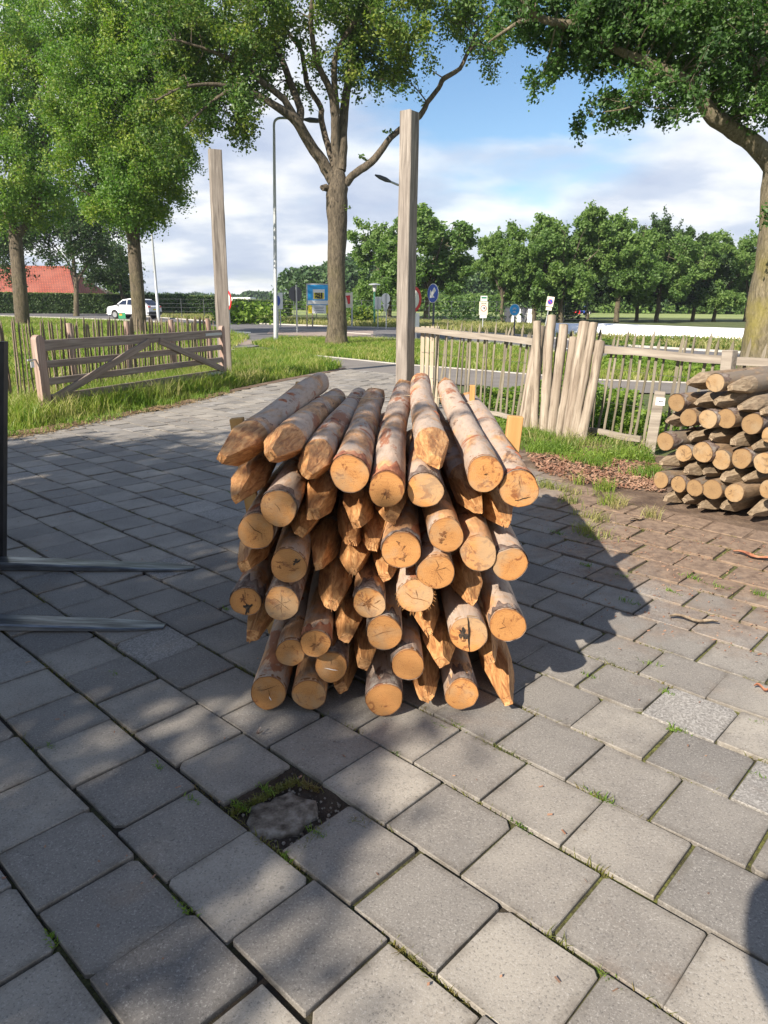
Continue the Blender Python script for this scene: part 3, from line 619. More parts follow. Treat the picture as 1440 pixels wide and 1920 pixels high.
# bark chips
cp = scatter([(985, 850), (1080, 852), (1240, 872), (1250, 925), (1150, 915), (1080, 905), (1010, 885)], 2600, 0.002)
n = len(cp); a = RS.rand(n)*6.28; L = .022+.05*RS.rand(n)**2; wd = .008+.014*RS.rand(n); el = RS.randn(n)*.3
V = np.zeros((n, 4, 3)); 
for k, (s1, s2) in enumerate(((-1, -1), (1, -1), (1, 1), (-1, 1))):
    V[:, k, 0] = cp[:, 0]+np.cos(a)*L*s1/2-np.sin(a)*wd*s2/2; V[:, k, 1] = cp[:, 1]+np.sin(a)*L*s1/2+np.cos(a)*wd*s2/2; V[:, k, 2] = .006+RS.rand(n)*.012+s1*np.sin(el)*L/2
M['chips'] = leafmat('bark_chip', [(0.12, 0.055, 0.035), (0.24, 0.12, 0.075), (0.38, 0.24, 0.16)], .05, 2)
o = np_mesh('bark_chips', V.reshape(-1, 3), np.arange(n*4).reshape(n, 4), M['chips']); tag(o, 'layer of red brown bark chips between stack and fence', 'bark chips', kind='stuff')
# loose litter over the paving
cp = scatter([(0, 830), (430, 760), (960, 1000), (1440, 1010), (1440, 1900), (0, 1900)], 420, .004); cp2 = scatter([(980, 960), (1440, 1020), (1440, 1250), (1100, 1150)], 700, .004); cp = np.concatenate([cp, cp2])
n = len(cp); a = RS.rand(n)*6.28; L = .006+.022*RS.rand(n)**3; wd = .003+.005*RS.rand(n)
V = np.zeros((n, 4, 3))
for k, (s1, s2) in enumerate(((-1, -1), (1, -1), (1, 1), (-1, 1))):
    V[:, k, 0] = cp[:, 0]+np.cos(a)*L*s1/2-np.sin(a)*wd*s2/2; V[:, k, 1] = cp[:, 1]+np.sin(a)*L*s1/2+np.cos(a)*wd*s2/2; V[:, k, 2] = .006+s1*.002+s2*.001
o = np_mesh('wood_litter', V.reshape(-1, 3), np.arange(n*4).reshape(n, 4), M['chips']); tag(o, 'scattered wood crumbs and leaf bits on the paving', 'litter', kind='stuff')
def bark_piece(px, py, L, w, ang, label, m='barkred', curl=.3):
    c = gr(px, py, .01); mb = MB(); k = 9; nn = 5; vs = []
    for i in range(k):
        t_ = i/(k-1)-.5; ww = w*(1-(2*abs(t_))**3*.7)*(1+.15*math.sin(i*2.3))
        for j in range(nn):
            s_ = j/(nn-1)-.5; vs.append((t_*L, s_*ww+.01*math.sin(i*1.1), .012+abs(s_)*ww*curl+.006*math.sin(i)))
    vs2 = [(x, y, z-.004) for x, y, z in vs]
    fs = [(i*nn+j, (i+1)*nn+j, (i+1)*nn+j+1, i*nn+j+1) for i in range(k-1) for j in range(nn-1)]; o_ = len(vs)
    fs2 = [(o_+a_, o_+d_, o_+c_, o_+b_) for a_, b_, c_, d_ in fs]
    mb.add(vs+vs2, fs+fs2, 0, True); o = mb.build('bark_piece', M[m]); o.location = c; o.rotation_euler = (0, 0, ang)
    tag(o, label, 'bark piece', 'strips of bark and splinters on the ground'); return o
bark_piece(1412, 1045, .26, .05, -.75, 'long curled strip of red bark at the right edge below the stack')
bark_piece(1300, 1165, .24, .035, -.35, 'flat pale brown splinter on the dirty slabs below the right stack', 'pointold')
bark_piece(1432, 1294, .08, .022, -.5, 'small orange red chip on the slab at the right edge')
bark_piece(487, 1375, .035, .012, -.9, 'tiny dark brown flake on the slab before the big stack', 'barkstrip')
bark_piece(1195, 975, .16, .03, .4, 'curled dry leaf strip in the grass left of the right stack', 'pointold')

def edge(pxline, n, spread, name, label):
    P = [gr(x, y) for x, y in pxline]; out = []
    for _ in range(n):
        i = random.randrange(len(P)-1); p = P[i].lerp(P[i+1], random.random()); out.append((p.x+random.gauss(0, spread), p.y+random.gauss(0, spread*1.6), -.002))
    cp = np.array(out); n = len(cp); a = RS.rand(n)*6.28; L = .02+.05*RS.rand(n)**2; wd = .008+.014*RS.rand(n); V = np.zeros((n, 4, 3))
    for k, (s1, s2) in enumerate(((-1, -1), (1, -1), (1, 1), (-1, 1))):
        V[:, k, 0] = cp[:, 0]+np.cos(a)*L*s1/2-np.sin(a)*wd*s2/2; V[:, k, 1] = cp[:, 1]+np.sin(a)*L*s1/2+np.cos(a)*wd*s2/2; V[:, k, 2] = .006+RS.rand(n)*.01+s1*.003
    o = np_mesh(name, V.reshape(-1, 3), np.arange(n*4).reshape(n, 4), M['litter']); tag(o, label, 'leaf litter', kind='stuff')
M['litter'] = leafmat('dry_litter', [(0.10, 0.06, 0.03), (0.20, 0.13, 0.07), (0.36, 0.27, 0.15)], .1, 2)
edge([(0, 818), (60, 812), (120, 800), (220, 781), (330, 760), (430, 735)], 2600, .10, 'edge_litter', 'brown leaf litter along the left edge of the paving')
sheet('edge_soil', [(p.x-.0, p.y-.16) for p in [gr(x, y) for x, y in EDGE_L[2:]]]+[(p.x-.1, p.y+.22) for p in [gr(x, y) for x, y in EDGE_L[2:]][::-1]], .004, M['dirt'])
p1 = scatter([(0, 806), (60, 803), (220, 776), (430, 730), (430, 738), (220, 786), (60, 816), (0, 822)], 1500, 0); blades('edge_weeds', clumpy(p1, 6, .2), .10, .010, M['weed'], .9, 'low yellow green weeds creeping onto the left edge of the paving', 'weeds')
p1 = scatter([(-60, 800), (0, 805), (430, 725), (560, 700), (432, 662), (0, 735)], 4500); blades('seed_grass', clumpy(p1, 3, .3), .42, .006, M['drygrass'], .35, 'straw coloured seed heads in the long grass around the gate', 'grass')

P_ = bushpts([(900, 775), (1000, 797), (1110, 822), (1215, 846), (1235, 880), (1130, 868), (1000, 845), (920, 800)], 9000, .13, 5.0); P_ = clumpy(P_, 4.5, -.1)
leafy('ground_weeds', P_, .032, M['weed'], 'low broad leaved weeds among the grass at the foot of the right fence', 'weeds')
P_ = bushpts([(0, 790), (220, 765), (430, 722), (600, 690), (560, 672), (432, 690), (200, 740), (0, 770)], 9000, .22, 3.0); P_ = clumpy(P_, 3.2, .7)
leafy('ground_weeds', P_, .05, M['weed'], 'broad leaved weeds scattered in the grass by the timber gate', 'weeds')

# fringe of moss and crumbs round the missing slab
fr = []
for (a_, b_, k_) in (((432, 1524), (552, 1462), 520), ((552, 1462), (600, 1478), 160), ((560, 1600), (612, 1545), 130), ((655, 1532), (690, 1550), 90), ((470, 1560), (530, 1602), 100)):
    p, q = gr(*a_), gr(*b_)
    for _ in range(k_): w_ = p.lerp(q, random.random()); fr.append((w_.x+random.gauss(0, .007), w_.y+random.gauss(0, .007), -.014))
blades('hole_moss', np.array(fr), .020, .004, M['moss'], 1.0, 'fringe of moss round the missing paving slab', 'moss')
mb = MB()
for _ in range(170):
    u, v_ = random.uniform(-.14, .14), random.uniform(-.14, .14); s_ = random.uniform(.002, .007); c = Vector((hx+u*ct+v_*st_, hy-u*st_+v_*ct, -.019))
    mb.tube([c, c+Vector((random.uniform(-1, 1), random.uniform(-1, 1), .8))*s_], [s_, s_*.6], 5, 0, True, False)
o = mb.build('rubble', M['brokenslab']); tag(o, 'loose grit and crumbs lying in the hollow of the missing slab', 'grit', kind='stuff')
from mathutils import noise as mnoise
# ---------------------------------------------------------------- round wooden posts
def rnoise(rng):
    k = [(rng.uniform(0, 6.28), rng.uniform(0, 6.28), rng.uniform(-1, 1)) for _ in range(6)]
    def f(th, y):
        return 1+.034*math.sin(2*th+k[0][0]+k[0][2]*2*y)+.022*math.sin(3*th+k[1][0]+2.5*y)+.008*math.sin(5*th+k[2][0]-3*y)+.02*math.sin(2.3*y+k[3][0])+.010*math.sin(6.1*y+k[4][0]+th)
    return f
def make_post(label, group, front, dirv, L, r, kind, seed, ms=('log', 'end', 'point', 'barkstrip'), plen=None, collar=None, knots=True, lobes=None):
    rng = random.Random(seed); d = Vector(dirv).normalized()
    q = d.to_track_quat('Y', 'Z') @ Quaternion((0, 1, 0), 0)
    root = empty('wooden_post', front, label=label, cat='post', group=group, rot=q)
    spin = rng.uniform(0, 6.28); rn = rnoise(rng); n = 40
    sw = [(rng.uniform(.005, .016), rng.uniform(1.4, 2.6), rng.uniform(0, 6.28)) for _ in range(2)]
    def ctr(y):
        w_ = min(1, y/.5) if y > 0 else 0
        return (sw[0][0]*(math.sin(sw[0][1]*y+sw[0][2])-math.sin(sw[0][2]))*w_, sw[1][0]*(math.sin(sw[1][1]*y+sw[1][2])-math.sin(sw[1][2]))*w_)
    def rad(th, y):
        rr_ = r*rn(th, y)+.0022*mnoise.noise(Vector((math.cos(th)*2.2, y*5, math.sin(th)*2.2+seed*3.1)))+.0014*mnoise.noise(Vector((math.cos(th)*5, y*16+seed, math.sin(th)*5)))
        if lobes: rr_ *= 1+lobes[0]*abs(math.cos(th-lobes[1]))**1.5-lobes[0]*.55
        return rr_
    pl = plen or rng.uniform(.24, .34)
    nf = 4; ph = [spin+i*math.pi/2+rng.uniform(-.16, .16) for i in range(nf)]; w0 = rng.uniform(.013, .024)
    sl_ = [rng.uniform(.82, 1.25) for _ in ph]
    def prad(th, s):
        m_ = 1e9
        for p_, k_ in zip(ph, sl_):
            c = math.cos(th-p_)
            if c > .05: m_ = min(m_, (w0+(r-w0)*s/pl*k_)/c)
        m_ += .0022*mnoise.noise(Vector((math.cos(th)*3+seed, s*34, math.sin(th)*3)))*min(1, s*12); return min(rad(th, s if kind == 'point' else L-s), m_)
    def grid(ys, rf, name, m, smooth, parent=root, flip=False):
        vs = []; 
        for y in ys:
            c = ctr(y)
            for j in range(n):
                th = 2*math.pi*j/n; q_ = rf(th, y); vs.append((c[0]+q_*math.cos(th), y, c[1]+q_*math.sin(th)))
        fs = [(i*n+j, (i+1)*n+j, (i+1)*n+(j+1) % n, i*n+(j+1) % n) for i in range(len(ys)-1) for j in range(n)]
        mb = MB(); mb.add(vs, fs, 0, smooth); return mb, vs
    fulls = pl/min(sl_)*1.06
    a0 = fulls if kind == 'point' else 0.0; a1 = L if kind == 'point' else L-fulls
    k = 44; ys = [a0+(a1-a0)*i/k for i in range(k+1)]
    mb, vs = grid(ys, rad, 'shaft', ms[0], True); mb.build('shaft', M[ms[0]], root)
    # sharpened point
    np_ = 34; S = [fulls*(i/np_) for i in range(np_+1)]
    nn = 72
    def point(sgn):
        vs = []; mb = MB()
        for s in S:
            y = s if sgn > 0 else L-s; c = ctr(y)
            for j in range(nn):
                th = 2*math.pi*j/nn; q_ = prad(th, s); vs.append((c[0]+q_*math.cos(th), y+(rng.uniform(-.004, .004) if s == 0 else 0), c[1]+q_*math.sin(th)))
        fs = [(i*nn+j, (i+1)*nn+j, (i+1)*nn+(j+1) % nn, i*nn+(j+1) % nn) for i in range(len(S)-1) for j in range(nn)]
        fs.append(tuple(range(nn))); 
        if sgn < 0: fs = [f[::-1] for f in fs]
        if sgn > 0 and rng.random() < .45:
            for _ in range(rng.randint(2, 5)):
                a_ = rng.uniform(0, 6.28); q_ = w0*.8; p_ = Vector((q_*math.cos(a_), .004, q_*math.sin(a_))); mb.tube([p_, p_+Vector((rng.uniform(-.008, .008), -rng.uniform(.008, .03), rng.uniform(-.012, .004)))], [.003, .0008], 4, 0, True, False)
        mb.add(vs, fs, 0, False); o = mb.build('sharpened_point', M[ms[2]], root); return o
    def face(y, sgn):
        c = ctr(y); vs = []; rings_ = [1.0, .97, .7, .4]
        dx_, dz_ = rng.uniform(-.05, .05), rng.uniform(-.05, .05)
        for g_ in rings_:
            for j in range(n):
                th = 2*math.pi*j/n; q_ = rad(th, y)*g_*.999; X_, Z_ = q_*math.cos(th), q_*math.sin(th)
                off = -.0015*sgn*(g_ < 1)+X_*dx_+Z_*dz_
                if g_ == 1.0: off = 0+X_*dx_+Z_*dz_+.002*sgn
                vs.append((c[0]+X_, y+off, c[1]+Z_))
        vs.append((c[0], y-.0015*sgn, c[1]))
        fs = [(i*n+j, (i+1)*n+j, (i+1)*n+(j+1) % n, i*n+(j+1) % n) for i in range(3) for j in range(n)]+[(3*n+j, 4*n, 3*n+(j+1) % n) for j in range(n)]
        if sgn > 0: fs = [f[::-1] for f in fs]
        # short skirt joining disc and shaft
        o_ = len(vs)
        for j in range(n):
            th = 2*math.pi*j/n; q_ = rad(th, y+.02*sgn); cc_ = ctr(y+.02*sgn); vs.append((cc_[0]+q_*math.cos(th)*1.0005, y+.02*sgn, cc_[1]+q_*math.sin(th)*1.0005))
        fs += [((o_+j), j, (j+1) % n, o_+(j+1) % n) if sgn > 0 else (j, o_+j, o_+(j+1) % n, (j+1) % n) for j in range(n)]
        mb = MB(); mb.add(vs, fs, 0, False); o = mb.build('sawn_end', M[ms[1]], root)
        ra = [g_ for g_ in rings_ for _ in range(n)]+[0.0]+[1.06]*n; o.data.attributes.new('rad', 'FLOAT', 'POINT').data.foreach_set('value', ra); return o
    if kind == 'point': point(1); face(L, -1)
    else: face(0.0, 1); point(-1)
    # ragged remnant of bark behind the saw cut
    if collar is None: collar = rng.random() < (.62 if kind == 'cut' else .25)
    if collar:
        y0 = .004 if kind == 'cut' else a0+rng.uniform(.2, .9); le = rng.uniform(.05, .15); vs = []; kk_ = 7
        st = rng.uniform(0, 6.28); span = rng.uniform(2.6, 6.28) if kind == 'cut' else rng.uniform(1.5, 3)
        if kind == 'cut' and rng.random() < .7: st = math.pi/2-span/2+rng.uniform(-.5, .5)
        for i in range(kk_):
            for j in range(n+1):
                th = st+span*j/n; lee = le*(.6+.5*math.sin(j*.7+seed)*math.sin(j*.31+1)+.2*rng.random())
                y = y0+max(.012, lee)*i/(kk_-1); c = ctr(y); edge = min(1, 4*min(j, n-j)/n+.0); q_ = rad(th, y)+.0045*edge*(1 if i < kk_-1 else .15)*(.7+.5*rng.random()) - .001
                vs.append((c[0]+q_*math.cos(th), y, c[1]+q_*math.sin(th)))
        fs = [(i*(n+1)+j, (i+1)*(n+1)+j, (i+1)*(n+1)+j+1, i*(n+1)+j+1) for i in range(kk_-1) for j in range(n)]
        mb = MB(); mb.add(vs, fs, 0, True); mb.build('bark_strip', M['barkred' if (rng.random() < .3 and ms[0] == 'log') else ms[3]], root)
    if knots and rng.random() < .5:
        for _ in range(rng.randint(1, 2)):
            mb = MB(); th, y = rng.uniform(0.3, 2.8), rng.uniform(a0+.3, a1-.2); c = ctr(y); q_ = rad(th, y)
            p = Vector((c[0]+q_*math.cos(th), y, c[1]+q_*math.sin(th))); o_ = Vector((math.cos(th), 0, math.sin(th)))
            mb.tube([p-o_*.012, p+o_*.003, p+o_*.006], [.028, .019, .008], 10, 0, True, True, .05)
            mb.build('knot', M['barkred'], root)
    return root
# big stack. (px, py, photo radius, kind, Y, label, far px, extra)
PILE = [
 (415, 862, 36, 'p', 2.50, 'grey peeled post on the upper left edge of the big stack, blunt square point overhanging', (596, 722)),
 (508, 857, 36, 'p', 2.52, 'second post from the left on top of the big stack, splintered point', (632, 748)),
 (576, 893, 34, 'p', 2.52, 'third post from the left on top of the big stack, split sharp point', (664, 748)),
 (655, 889, 37, 'c', 2.60, 'top layer post with plain sawn end, left of the dark ringed one', (698, 765)),
 (725, 918, 34, 'c', 2.60, 'top layer post whose sawn end has a dark heart stain and grey bark ring', (757, 725)),
 (797, 920, 33, 'c', 2.64, 'post under the hanging grey point, pale sawn end with a reddish bark flap', (790, 790)),
 (815, 868, 35, 'p', 2.50, 'top layer post with a hollow grey square point overhanging two sawn ends', (794, 722)),
 (897, 958, 35, 'p', 2.62, 'long smooth pointed post squeezed left below the upper right sawn ends', (822, 800)),
 (910, 889, 34, 'c', 2.56, 'top layer post with round orange sawn end, long grey body on the right', (846, 733)),
 (974, 917, 36, 'c', 2.58, 'outermost upper right post, sawn end with a curved crack at its bottom', (880, 770)),
 (948, 984, 34, 'p', 2.64, 'pointed post right below the outermost upper right sawn end', None),
 (444, 938, 34, 'p', 2.56, 'pointed post sticking out below the upper left corner of the big stack', None),
 (522, 953, 35, 'c', 2.54, 'orange sawn end under the splintered points, red bark around it', None),
 (480, 996, 35, 'c', 2.57, 'sawn end at the left edge with a thin crack across, below the red barked one', None),
 (588, 966, 34, 'p', 2.56, 'broad hewn point directly under the third top post', None),
 (564, 1000, 32, 'p', 2.62, 'shaded hewn point tucked right of the red barked sawn end', None),
 (668, 986, 33, 'p', 2.56, 'orange hewn point below the plain sawn end of the top layer', None),
 (659, 1016, 33, 'p', 2.64, 'dark hewn point behind the orange one, centre left of the stack', None),
 (700, 1027, 32, 'p', 2.60, 'narrow hewn point left of the big pale sawn end in the centre', None),
 (734, 972, 32, 'p', 2.62, 'small square tip just below the dark stained sawn end', None),
 (753, 1032, 36, 'c', 2.55, 'largest pale sawn end, in the very centre of the big stack', None),
 (837, 1003, 34, 'c', 2.57, 'sawn end with a brown heart blemish, right of the large pale one', None),
 (898, 1038, 34, 'c', 2.57, 'sawn end with very clear growth rings on the right side', None),
 (957, 1059, 32, 'c', 2.58, 'sawn end at the right edge, dim and slightly shaded, beside the clear ringed one', None),
 (541, 1061, 34, 'c', 2.56, 'bright sawn end with streaky brown stain across the middle, left side', None),
 (818, 1073, 34, 'c', 2.56, 'sawn end with orange marbled veins, below the brown blemished one', None),
 (458, 1064, 28, 'p', 2.60, 'small hewn point at the left edge below the cracked sawn end', None),
 (597, 1064, 32, 'p', 2.62, 'hewn point with a dark knot, right of the streaky stained sawn end', None),
 (662, 1074, 34, 'p', 2.56, 'broad downward point with an oval knot in the middle of the stack', None),
 (722, 1084, 30, 'p', 2.62, 'thin hewn point hugging the left of the large pale sawn end', None),
 (461, 1128, 29, 'c', 2.60, 'small sawn end with black mark on the left edge, in shade', None),
 (528, 1131, 34, 'c', 2.56, 'shaded round sawn end with star shaped cracks, left side', None),
 (624, 1136, 34, 'p', 2.56, 'hewn point with a torn square tip in the middle left', None),
 (692, 1131, 31, 'c', 2.56, 'bright sawn end with dark brown veins in the centre', None),
 (779, 1117, 34, 'c', 2.56, 'rough sawn end with shaggy fibres round its rim', None),
 (884, 1130, 33, 'p', 2.58, 'twisted hewn point under the two right centre sawn ends', None),
 (803, 1186, 30, 'p', 2.60, 'slim hewn point below the shaggy sawn end', None),
 (952, 1172, 34, 'c', 2.57, 'round bright sawn end at the lower right edge', None),
 (879, 1189, 36, 'c', 2.57, 'split sawn end with a black crack and burnt dark patch', None),
 (474, 1194, 28, 'p', 2.60, 'reddish hewn point at the lower left edge under the black marked end', None),
 (591, 1207, 28, 'c', 2.55, 'orange sawn end forming the right half of a twin pair, lower left', None),
 (545, 1224, 27, 'c', 2.57, 'dim sawn end forming the left half of a twin pair, lower left', None),
 (720, 1187, 35, 'c', 2.56, 'wide greenish sawn end under the brown veined one', None),
 (649, 1198, 31, 'p', 2.57, 'long orange point right of the twin pair', None),
 (683, 1248, 29, 'p', 2.58, 'thin lower point left of the greenish sawn end', None),
 (621, 1251, 31, 'c', 2.60, 'shaded sawn end with a white scratch, second row from the ground', None),
 (765, 1247, 32, 'c', 2.55, 'pinkish sawn end with vertical saw marks, second row from the ground', None),
 (828, 1243, 33, 'p', 2.57, 'cracked flat point left of the split sawn end', None),
 (800, 1309, 31, 'p', 2.60, 'lowest point in the middle, right of the front log on the ground', None),
 (919, 1240, 28, 'p', 2.60, 'short point right below the burnt split sawn end', None),
 (951, 1317, 32, 'p', 2.60, 'long slender point reaching the ground at the lower right corner', None),
 (503, 1299, 34, 'c', 2.60, 'lowest left post lying on the slabs, cracked body in the shade', None),
 (580, 1303, 32, 'c', 2.59, 'bottom row sawn end, second from the left', None),
 (721, 1312, 35, 'c', 2.56, 'frontmost bottom row sawn end, large and orange', None),
 (866, 1302, 32, 'c', 2.60, 'bottom row sawn end on the right with banded grey bark', None),
 (640, 1292, 30, 'p', 2.66, 'shaded point between the two middle bottom row ends', None),
]
M['heart'] = noisy('dark_heartwood', [(0.09, 0.035, 0.012), (0.18, 0.075, 0.024), (0.27, 0.13, 0.05)], 60, .9, bs=.4)
M['burnt'] = noisy('charred_wood', [(0.008, 0.007, 0.006), (0.03, 0.022, 0.016), (0.09, 0.06, 0.04)], 60, .95, bs=.6)
M['crack'] = flat('crack_dark', (0.012, 0.007, 0.004), .95)
def marks(root, i, r):
    """single features of particular sawn ends: checks, heart stains, frayed rims"""
    rng = random.Random(900+i)
    def blob(cx_, cz_, a_, b_, rot_, mt='heart', nm='heart_stain', rough=.3):
        mb = MB(); k = 26; vs = [(cx_, -.0035, cz_)]; ph_ = [rng.uniform(0, 6.28) for _ in range(3)]
        for j in range(k):
            t_ = 2*math.pi*j/k; q_ = 1+rough*(math.sin(3*t_+ph_[0])+.8*math.sin(5*t_+ph_[1])+.7*math.sin(8*t_+ph_[2])); x_, z_ = a_*q_*math.cos(t_), b_*q_*math.sin(t_)
            vs.append((cx_+x_*math.cos(rot_)-z_*math.sin(rot_), -.0032, cz_+x_*math.sin(rot_)+z_*math.cos(rot_)))
        mb.add(vs, [(0, 1+j, 1+(j+1) % k) for j in range(k)]); mb.build(nm, M[mt], root)
    def crack(pts, w_, nm='crack', mt='crack'):
        mb = MB(); w_ *= .7; P = [Vector((p[0]*r, -.0040, p[1]*r)) for p in pts]; Q = []
        for a_, b_ in zip(P[:-1], P[1:]):
            for s_ in (0, .33, .66): Q.append(a_.lerp(b_, s_)+Vector((rng.uniform(-1, 1), 0, rng.uniform(-1, 1)))*r*.018)
        Q.append(P[-1]); n_ = len(Q); vs = []
        for j, q_ in enumerate(Q):
            d_ = (Q[min(j+1, n_-1)]-Q[max(j-1, 0)]).normalized(); o_ = Vector((-d_.z, 0, d_.x))*w_/2*(1-.8*abs(2*j/(n_-1)-1)**2); vs += [q_-o_, q_+o_]
        mb.add(vs, [(2*j, 2*j+1, 2*j+3, 2*j+2) for j in range(n_-1)]); mb.build(nm, M[mt], root)
    if i == 4: blob(0, -.012, .014, .012, .3); blob(.004, -.026, .007, .009, 0); crack([(0, 0), (-.3, -.7)], .002)
    if i == 9: crack([(-.55, -.55), (-.1, -.62), (.35, -.45), (.6, -.4)], .005); crack([(-.1, .55), (.05, .05)], .002)
    if i == 13: crack([(-.55, .7), (-.1, .1), (.3, -.1), (.35, -.5)], .0025)
    if i == 12: crack([(-.2, .3), (.05, 0), (.1, -.2)], .002)
    if i == 8: crack([(-.1, 0), (.15, .03)], .003); blob(.0, .0, .004, .003, 0)
    if i == 20: blob(.008, .012, .010, .003, .9, rough=.4); blob(.005, -.03, .013, .006, .8, rough=.5); blob(-.012, .03, .004, .008, .5, rough=.5)
    if i == 21: blob(-.012, .004, .012, .010, .5, rough=.35); blob(-.02, -.02, .010, .007, 1.2, rough=.4)
    if i == 24:
        for cx_, cz_, a_, b_, q_ in ((-.02, .012, .020, .005, -.3), (.0, -.002, .018, .004, -.4), (.02, -.015, .014, .004, .3), (-.035, -.004, .008, .005, 0)): blob(cx_, cz_, a_, b_, q_, rough=.45)
        blob(.03, .018, .013, .008, .6, 'burnt', 'dark_patch', .35)
    if i == 30: blob(.006, -.026, .012, .020, -.2, 'burnt', 'black_mark', .35); blob(-.01, .01, .010, .014, .2, rough=.4); crack([(-.05, .9), (0, .2)], .003)
    if i == 31:
        for a_ in (.3, 1.5, 2.4, 3.6, 4.6, 5.5): crack([(0, 0), (.3*math.cos(a_), .3*math.sin(a_)), (.6*math.cos(a_+.1), .6*math.sin(a_+.1))], .0018)
    if i == 33:
        for p_ in ([(-.7, .4), (-.2, .1), (.3, .5)], [(-.5, -.1), (.1, -.05), (.6, -.4)], [(-.1, .1), (.0, -.5)], [(.3, .0), (.7, .25)]): crack(p_, .0045, 'vein', 'heart')
        blob(-.005, .0, .014, .011, .5, rough=.5)
    if i == 25:
        for p_ in ([(-.1, .8), (.1, .4), (-.1, .1)], [(-.1, .1), (.5, .3), (.8, .1)], [(.0, .1), (.4, -.5)]): crack(p_, .003, 'vein', 'heart')
    if i == 34:
        crack([(-.6, .3), (-.2, -.1), (.3, -.2), (.75, -.35)], .004, 'vein', 'heart'); crack([(0, .4), (.1, -.1)], .003, 'vein', 'heart')
        mb = MB()
        for _ in range(90):
            t_ = rng.uniform(0, 6.28); q_ = r*rng.uniform(.97, 1.02); p_ = Vector((q_*math.cos(t_), rng.uniform(-.002, .02), q_*math.sin(t_))); mb.tube([p_, p_+Vector((math.cos(t_)*rng.uniform(.003, .014), -rng.uniform(0, .016), math.sin(t_)*rng.uniform(.002, .012)-.004))], [.0016, .0004], 3, 0, False, False)
        mb.build('wood_fibres', M['end'], root)
    if i == 38: crack([(-.12, 1.0), (-.04, .5), (.0, 0), (.03, -.5), (.06, -1.0)], .011); blob(-.022, .0, .017, .024, .3, 'burnt', 'burnt_patch', .3); blob(-.03, -.03, .016, .013, .5, rough=.4); 
    if i == 42: crack([(-.7, -.2), (-.1, .05), (.7, .2)], .003, 'vein', 'heart')
    if i == 45: crack([(-.4, -.05), (0, -.12), (.4, -.18)], .005, 'scratch', 'signwhite'); crack([(0, .1), (.02, .6)], .002)
    if i == 51: crack([(-.7, .2), (-.2, .2), (.5, .5)], .003); crack([(.0, .3), (.1, -.2)], .0025); crack([(.05, -.2), (.15, -.45)], .006, 'scratch', 'signwhite')
    if i == 40: blob(.0, -.008, .016, .010, .6, rough=.5); crack([(0, .1), (0, .9)], .0025)
    if i == 37:
        for p_ in ([(-.2, .5), (-.3, .1), (-.1, -.1)], [(-.5, -.2), (-.1, -.1)]): crack(p_, .004, 'vein', 'heart')
    if i == 7 or i == 28: pass
recs = []
for i, (x, y, rp, kd, Y, lab, far) in enumerate(PILE):
    p = at(x, y, Y); r = rp*mpp(x, y, Y); r = min(max(r, .058), .078)
    if kd == 'p': r = max(r, .064); p = p+Vector((0, 0, .006))
    if far: L = 2.35; q = at(far[0], far[1], 4.72 if i not in (3, 5, 7, 9) else 4.3); dv = (q-p).normalized()
    else: L = 2.3; dv = Vector((random.uniform(-.02, .02), 1, random.uniform(-.01, .01)))
    recs.append([p, dv, L, r, kd, lab, far is not None])
# let the rear halves settle apart so that bodies do not run through each other
YM = 1.15
def mid(rc, s=YM): return rc[0]+rc[1]*(s/rc[1].y)
pos = [mid(rc) for rc in recs]; home = [p.copy() for p in pos]
for it in range(260):
    for a in range(len(pos)):
        for b_ in range(a+1, len(pos)):
            dx, dz_ = pos[b_].x-pos[a].x, pos[b_].z-pos[a].z; dd = math.hypot(dx, dz_)+1e-6; need = (recs[a][3]+recs[b_][3])*.97
            if dd < need:
                pu = (need-dd)*.5; wa = .15 if recs[a][6] else (.6 if recs[a][4] == 'c' else 1); wb = .15 if recs[b_][6] else (.6 if recs[b_][4] == 'c' else 1); s_ = wa+wb
                pos[a].x -= dx/dd*pu*wa/s_*2*.8; pos[a].z -= dz_/dd*pu*wa/s_*2*.8; pos[b_].x += dx/dd*pu*wb/s_*2*.8; pos[b_].z += dz_/dd*pu*wb/s_*2*.8
    for a in range(len(pos)):
        pos[a].x += (home[a].x-pos[a].x)*.02; pos[a].z += (home[a].z-pos[a].z)*.02; pos[a].z = max(pos[a].z, recs[a][3]*.98)
        pos[a].x = max(min(pos[a].x, .60), -.68)
for a, rc in enumerate(recs):
    d = (pos[a]-rc[0]).normalized(); rc[1] = d
    g = 'sharpened wooden posts in the big stack'
    if rc[4] == 'p' and rc[0].z < .03: rc[0].z = .03
    if rc[4] == 'c' and rc[0].z < rc[3]*1.0: rc[0].z = rc[3]*1.0
    pr_ = make_post(rc[5], g, rc[0], rc[1], rc[2], rc[3], 'point' if rc[4] == 'p' else 'cut', 100+a,
              plen=(.40 if a in (50, 7) else .33 if rc[4] == 'p' else None), collar=True if a in (4, 5, 12, 54) else None)
    marks(pr_, a, rc[3])
